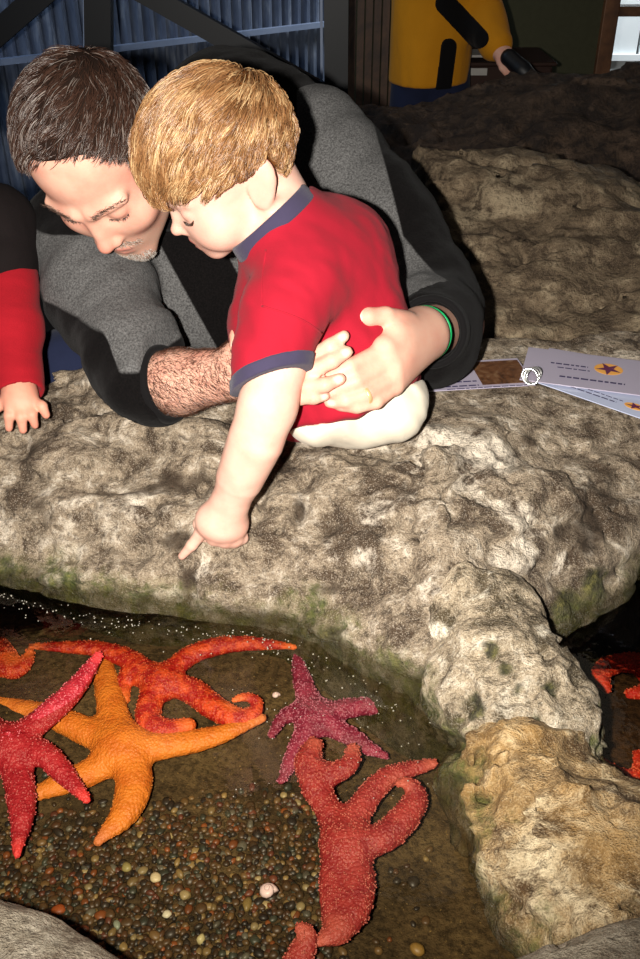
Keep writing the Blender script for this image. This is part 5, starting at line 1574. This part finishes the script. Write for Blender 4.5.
def f_coat(p):
    S = np.array([1, 1.15, 1.0])
    d = s_path(p, [VN + [0, 0, -0.06], [X0, Y0, zh + 0.35], [X0 - 0.01, Y0, zh - 0.05]], [0.11, 0.140, 0.124], 0.04)
    d = smin(d, s_path(p, [VN + [0.07, 0, -0.08], VSH, VEL, P(496, 44, DP - .19)], [0.08, 0.082, 0.072, 0.052], 0.02), 0.03)
    d = smin(d, s_path(p, [VN + [-0.1, 0, -0.08], [X0 - 0.10, Y0 + 0.14, zh + 0.45], [X0 - 0.02, Y0 + 0.20, zh + 0.25]], [0.07, 0.07, 0.06], 0.02), 0.03)
    d = d - 0.008 * fbm(np.stack([p[:, 0] * 16, p[:, 1] * 16, p[:, 2] * 5], 1), 3, 29)
    d = smax(d, s_plane(p, (X0, Y0, zh), (0.03, 0, -1)), 0.006)
    return smax(d, -s_cap(p, OV, VN + [0, 0, -0.02], 0.07, 0.07), 0.01)
coat = sdf_obj('coat', f_coat, *VB, 0.007, M_COAT, vis, 1, label='yellow coat with black panels')
def patch(name, a, b, r, off, tags):
    sdf_obj(name, lambda p: smax(smax(f_coat(p) - off, s_cap(p, a, b, r, r), 0.004), -(f_coat(p) + 0.02), 0.002), *box_of([a, b], r + 0.03), 0.004, M_FBLACK, coat, 1, label=tags)
def patch(name, a, b, r, off, label):
    A, B, rr = P(*a, DP), P(*b, DP), pr(r, DP)
    def f(p):
        q = p - _C
        q = _C + q * (DP / np.maximum(q @ _F, 0.1))[:, None]      # follows the cloth, whatever its depth
        return smax(smax(f_coat(p) - off, s_cap(q, A, B, rr, rr), 0.004), smax(-(f_coat(p) + 0.02), (p - P(440, 40, DP + 0.02)) @ _F, 0.002), 0.002)
    sdf_obj(name, f, *box_of([P(*a, DP - 0.25), P(*b, DP - 0.25), P(*a, DP + .05), P(*b, DP + .05)], rr + 0.03), 0.004, M_FBLACK, coat, 1, label=label)
patch('sleeve_panel', (446, 4), (478, 38), 11, 0.004, 'black sleeve panel')
patch('side_panel', (449, 46), (443, 92), 8, 0.004, 'black side panel')
def f_vjeans(p):
    d = None
    for o in (-0.08, 0.08):
        e = s_path(p, [[X0 + o * 0.6, Y0, zh + 0.05], [X0 + o * 0.9, Y0 - 0.02, -0.1], [X0 + o, Y0, -0.40]], [0.078, 0.072, 0.06], 0.02)
        d = e if d is None else smin(d, e, 0.03)
    return smax(d, p[:, 2] - (zh + 0.06), 0.01)
sdf_obj('jeans', f_vjeans, *VB, 0.008, M_DENIM, vis, 1, label='blue jeans')
for o in (-0.08, 0.08):
    c = np.array([X0 + o, Y0, -0.455])
    sdf_obj('shoe', lambda p: smax(s_path(p, [c + [0, 0.04, 0], c + [0.05, -0.12, -0.01]], [0.045, 0.038]), -(p[:, 2] + 0.497), 0.005), *box_of([c, c + [0.05, -0.12, 0]], 0.06), 0.006, M_BLK, vis, 1)
def f_vcap(p):
    q = (p - OV) @ HV * 100
    return smax(skull_m(q) - 0.8, (np.interp(q[:, 1], [-9, -4, 1, 2, 6.5, 9], [-6, -4, 0, 4, 7, 8]) - q[:, 2]) * 0.6, 0.5) / 100
sdf_obj('hair', f_vcap, OV - 0.14, OV + 0.14, 0.006, M_CHAIR, vis, 1)
# dark camera-like device in that hand
dv = empty('handheld_device', P(522, 70, DP - .24), 'black device held out by the visitor in yellow, over the far rock', 'device')
sdf_obj('body', lambda p: s_path(p, PP((509, 58, DP - .24), (522, 70, DP - .25), (538, 84, DP - .26)), [0.026, 0.026, 0.020], 0.01), *box_of(PP((509, 58, DP - .24), (538, 84, DP - .26)), 0.05), 0.004, M_BLACK if 'M_BLACK' in globals() else M_BLK, dv, 1)
sdf_obj('lens', lambda p: s_path(p, PP((530, 76, DP - .275), (532, 77, DP - .29)), [0.012, 0.012]), *box_of(PP((530, 76, DP - .275), (532, 77, DP - .29)), 0.02), 0.003, flat_mat('red_plastic', rgb(150, 30, 26), 0.4), dv, 1, label='red button')

# ------------------------------------------------------------------ laminated cards on a ring, leaflet
M_CARD = NT('laminated_card')
M_CARD = M_CARD.set(Color=M_CARD.mix(M_CARD.noise(6, 3), rgb(150, 142, 160), rgb(178, 170, 184)), Rough=0.28, Spec=0.5)
M_CARDB = NT('laminated_card_blue')
M_CARDB = M_CARDB.set(Color=M_CARDB.mix(M_CARDB.noise(6, 3), rgb(158, 166, 196), rgb(188, 194, 214)), Rough=0.25, Spec=0.5)
M_INK = flat_mat('print_ink', rgb(60, 54, 84), 0.6, 0.2)
M_INKO = flat_mat('logo_yellow', rgb(222, 160, 74), 0.5, 0.3)
M_INKP = flat_mat('logo_purple', rgb(92, 34, 70), 0.5, 0.3)
M_INKR = flat_mat('print_red', rgb(204, 40, 40), 0.5, 0.3)
M_PHOTO = NT('printed_photo')
M_PHOTO = M_PHOTO.set(Color=M_PHOTO.ramp(M_PHOTO.noise(45, 5, 0.7, dist=1.5), [(0.3, rgb(40, 26, 20)), (0.5, rgb(96, 62, 40)), (0.65, rgb(120, 92, 66)), (0.8, rgb(70, 40, 44))]), Rough=0.3)
def card(name, c0, du, width, length, z, mat, label, group, logo=None, lines=(), thick=0.0012, red=None, tilt=0.0):
    """c0: hinge-end corner, du: long direction (xy); the card lies to the viewer's side of that edge"""
    du = np.array([du[0], du[1], tilt]); du /= np.linalg.norm(du)
    dw = np.array([du[1], -du[0], 0.0]); dw /= np.linalg.norm(dw)
    up = np.cross(dw, du); up = up if up[2] > 0 else -up
    o = np.array([c0[0], c0[1], z])
    root = empty(name, o, label, 'card' if name == 'info_card' else 'leaflet', group)
    def pt(a, b, h=0.0): return o + du * a + dw * b + up * h
    def plate(a0, a1, b0, b1, h0, h1):
        v = [pt(a, b, h) for a in (a0, a1) for b in (b0, b1) for h in (h0, h1)]
        return MB().add(v, [(0, 1, 3, 2), (4, 6, 7, 5), (0, 4, 5, 1), (2, 3, 7, 6), (0, 2, 6, 4), (1, 5, 7, 3)])
    plate(0, length, 0, width, 0, thick).build('sheet', mat, root, bevel=0.0)
    m = MB()
    for (a0, a1, b, hgt) in lines:
        a = a0
        while a < a1:
            w = RNG.uniform(0.004, 0.011); 
            m2 = plate(a, min(a + w, a1), b, b + hgt, thick, thick + 0.00025)
            m.add(m2.v[0], m2.f); a += w + 0.002
    if m.n: m.build('printed_text', M_INK, root)
    if logo:
        a, b, ra, rb = logo
        t_ = np.arange(28) * 2 * math.pi / 28
        v = [pt(a + ra * math.cos(x), b + rb * math.sin(x), thick + h) for h in (0.0, 0.0003) for x in t_]
        lg = MB().add(v, [tuple(range(28, 56))] + [(i, (i + 1) % 28, 28 + (i + 1) % 28, 28 + i) for i in range(28)]).build('logo', M_INKO, root, label='oval yellow logo')
        v = []
        for i in range(10):
            x = i * math.pi / 5 + 0.4; r = 1.0 if i % 2 == 0 else 0.36
            v.append(pt(a + ra * 0.95 * r * math.cos(x), b + rb * 1.15 * r * math.sin(x), thick + 0.0006))
        MB().add(v, [tuple(range(10))]).build('star', M_INKP, lg, label='purple star shape')
    if red:
        plate(red[0], red[1], red[2], red[3], thick, thick + 0.0004).build('red_mark', M_INKR, root)
    return root, pt
ZC = 0.172
d1 = (W(640, 366, ZC) - W(528, 352, ZC))[:2]; d2 = (W(640, 421, ZC) - W(537, 385, ZC))[:2]; d3 = (W(633, 363, ZC) - W(551, 349, ZC))[:2]
n2 = np.array([d2[1], -d2[0]]); n2 /= np.linalg.norm(n2)
GC = 'laminated cards fanned out on a ring'
card('info_card', W(549, 349, ZC)[:2], d3, 0.10, 0.24, ZC + 0.0005, M_CARD, 'pale laminated card at the back of the fan, mostly covered', GC)
card('info_card', W(537, 385, ZC)[:2] - n2 * 0.075, d2, 0.075, 0.25, ZC + 0.003, M_CARDB, 'bluish laminated card at the front of the fan, logo near the picture edge', GC,
     logo=(0.128, 0.052, 0.014, 0.008), lines=((0.04, 0.105, 0.056, 0.0022), (0.05, 0.11, 0.048, 0.0015)), red=(0.006, 0.022, 0.050, 0.062))
card('info_card', W(528, 352, ZC)[:2], d1, 0.105, 0.25, ZC + 0.0065, M_CARD, 'pinkish laminated card on top of the fan with an oval star logo', GC,
     logo=(0.112, 0.040, 0.019, 0.017), lines=((0.035, 0.085, 0.040, 0.0035), (0.045, 0.088, 0.052, 0.0025), (0.05, 0.135, 0.078, 0.004)))
# the ring
rg = empty('binder_ring', W(532, 380, ZC), 'shiny metal ring holding the fanned laminated cards', 'ring')
M_METAL = NT('bright_metal'); M_METAL = M_METAL.set(Color=rgb(210, 210, 206), Metallic=0.85, Rough=0.22)
rc_ = W(532, 378, ZC + 0.012)
for k in range(3):
    th = np.linspace(0, 2 * math.pi, 40)
    sx = np.array([0.96, 0.25 * (k - 1), 0.0]); sy = np.array([0.12 * (k - 1), 0.42, 0.90])
    pts = rc_ + np.array([0.003 * (k - 1), 0.002 * k, 0.002]) + 0.0105 * (np.cos(th)[:, None] * sx + np.sin(th)[:, None] * sy)
    MB().tube(pts, 0.0014, 8).build('hoop', M_METAL, rg, smooth=True)
# leaflet half under the man's sleeve
dl = (W(523, 364, ZC) - W(452, 368, ZC))[:2]
root, pt = card('leaflet', W(412, 366, ZC)[:2], dl, 0.082, 0.150, ZC + 0.002, M_CARD, 'flat printed leaflet lying between the black sleeve and the metal ring', None,
                lines=((0.03, 0.075, 0.060, 0.003), (0.03, 0.075, 0.072, 0.003), (0.03, 0.14, 0.080, 0.002)))
v = [pt(a, b, 0.0012 + h) for a in (0.080, 0.148) for b in (0.006, 0.074) for h in (0, 0.0004)]
MB().add(v, [(0, 1, 3, 2), (4, 6, 7, 5), (0, 4, 5, 1), (2, 3, 7, 6), (0, 2, 6, 4), (1, 5, 7, 3)]).build('printed_picture', M_PHOTO, root, label='dark brown printed picture')
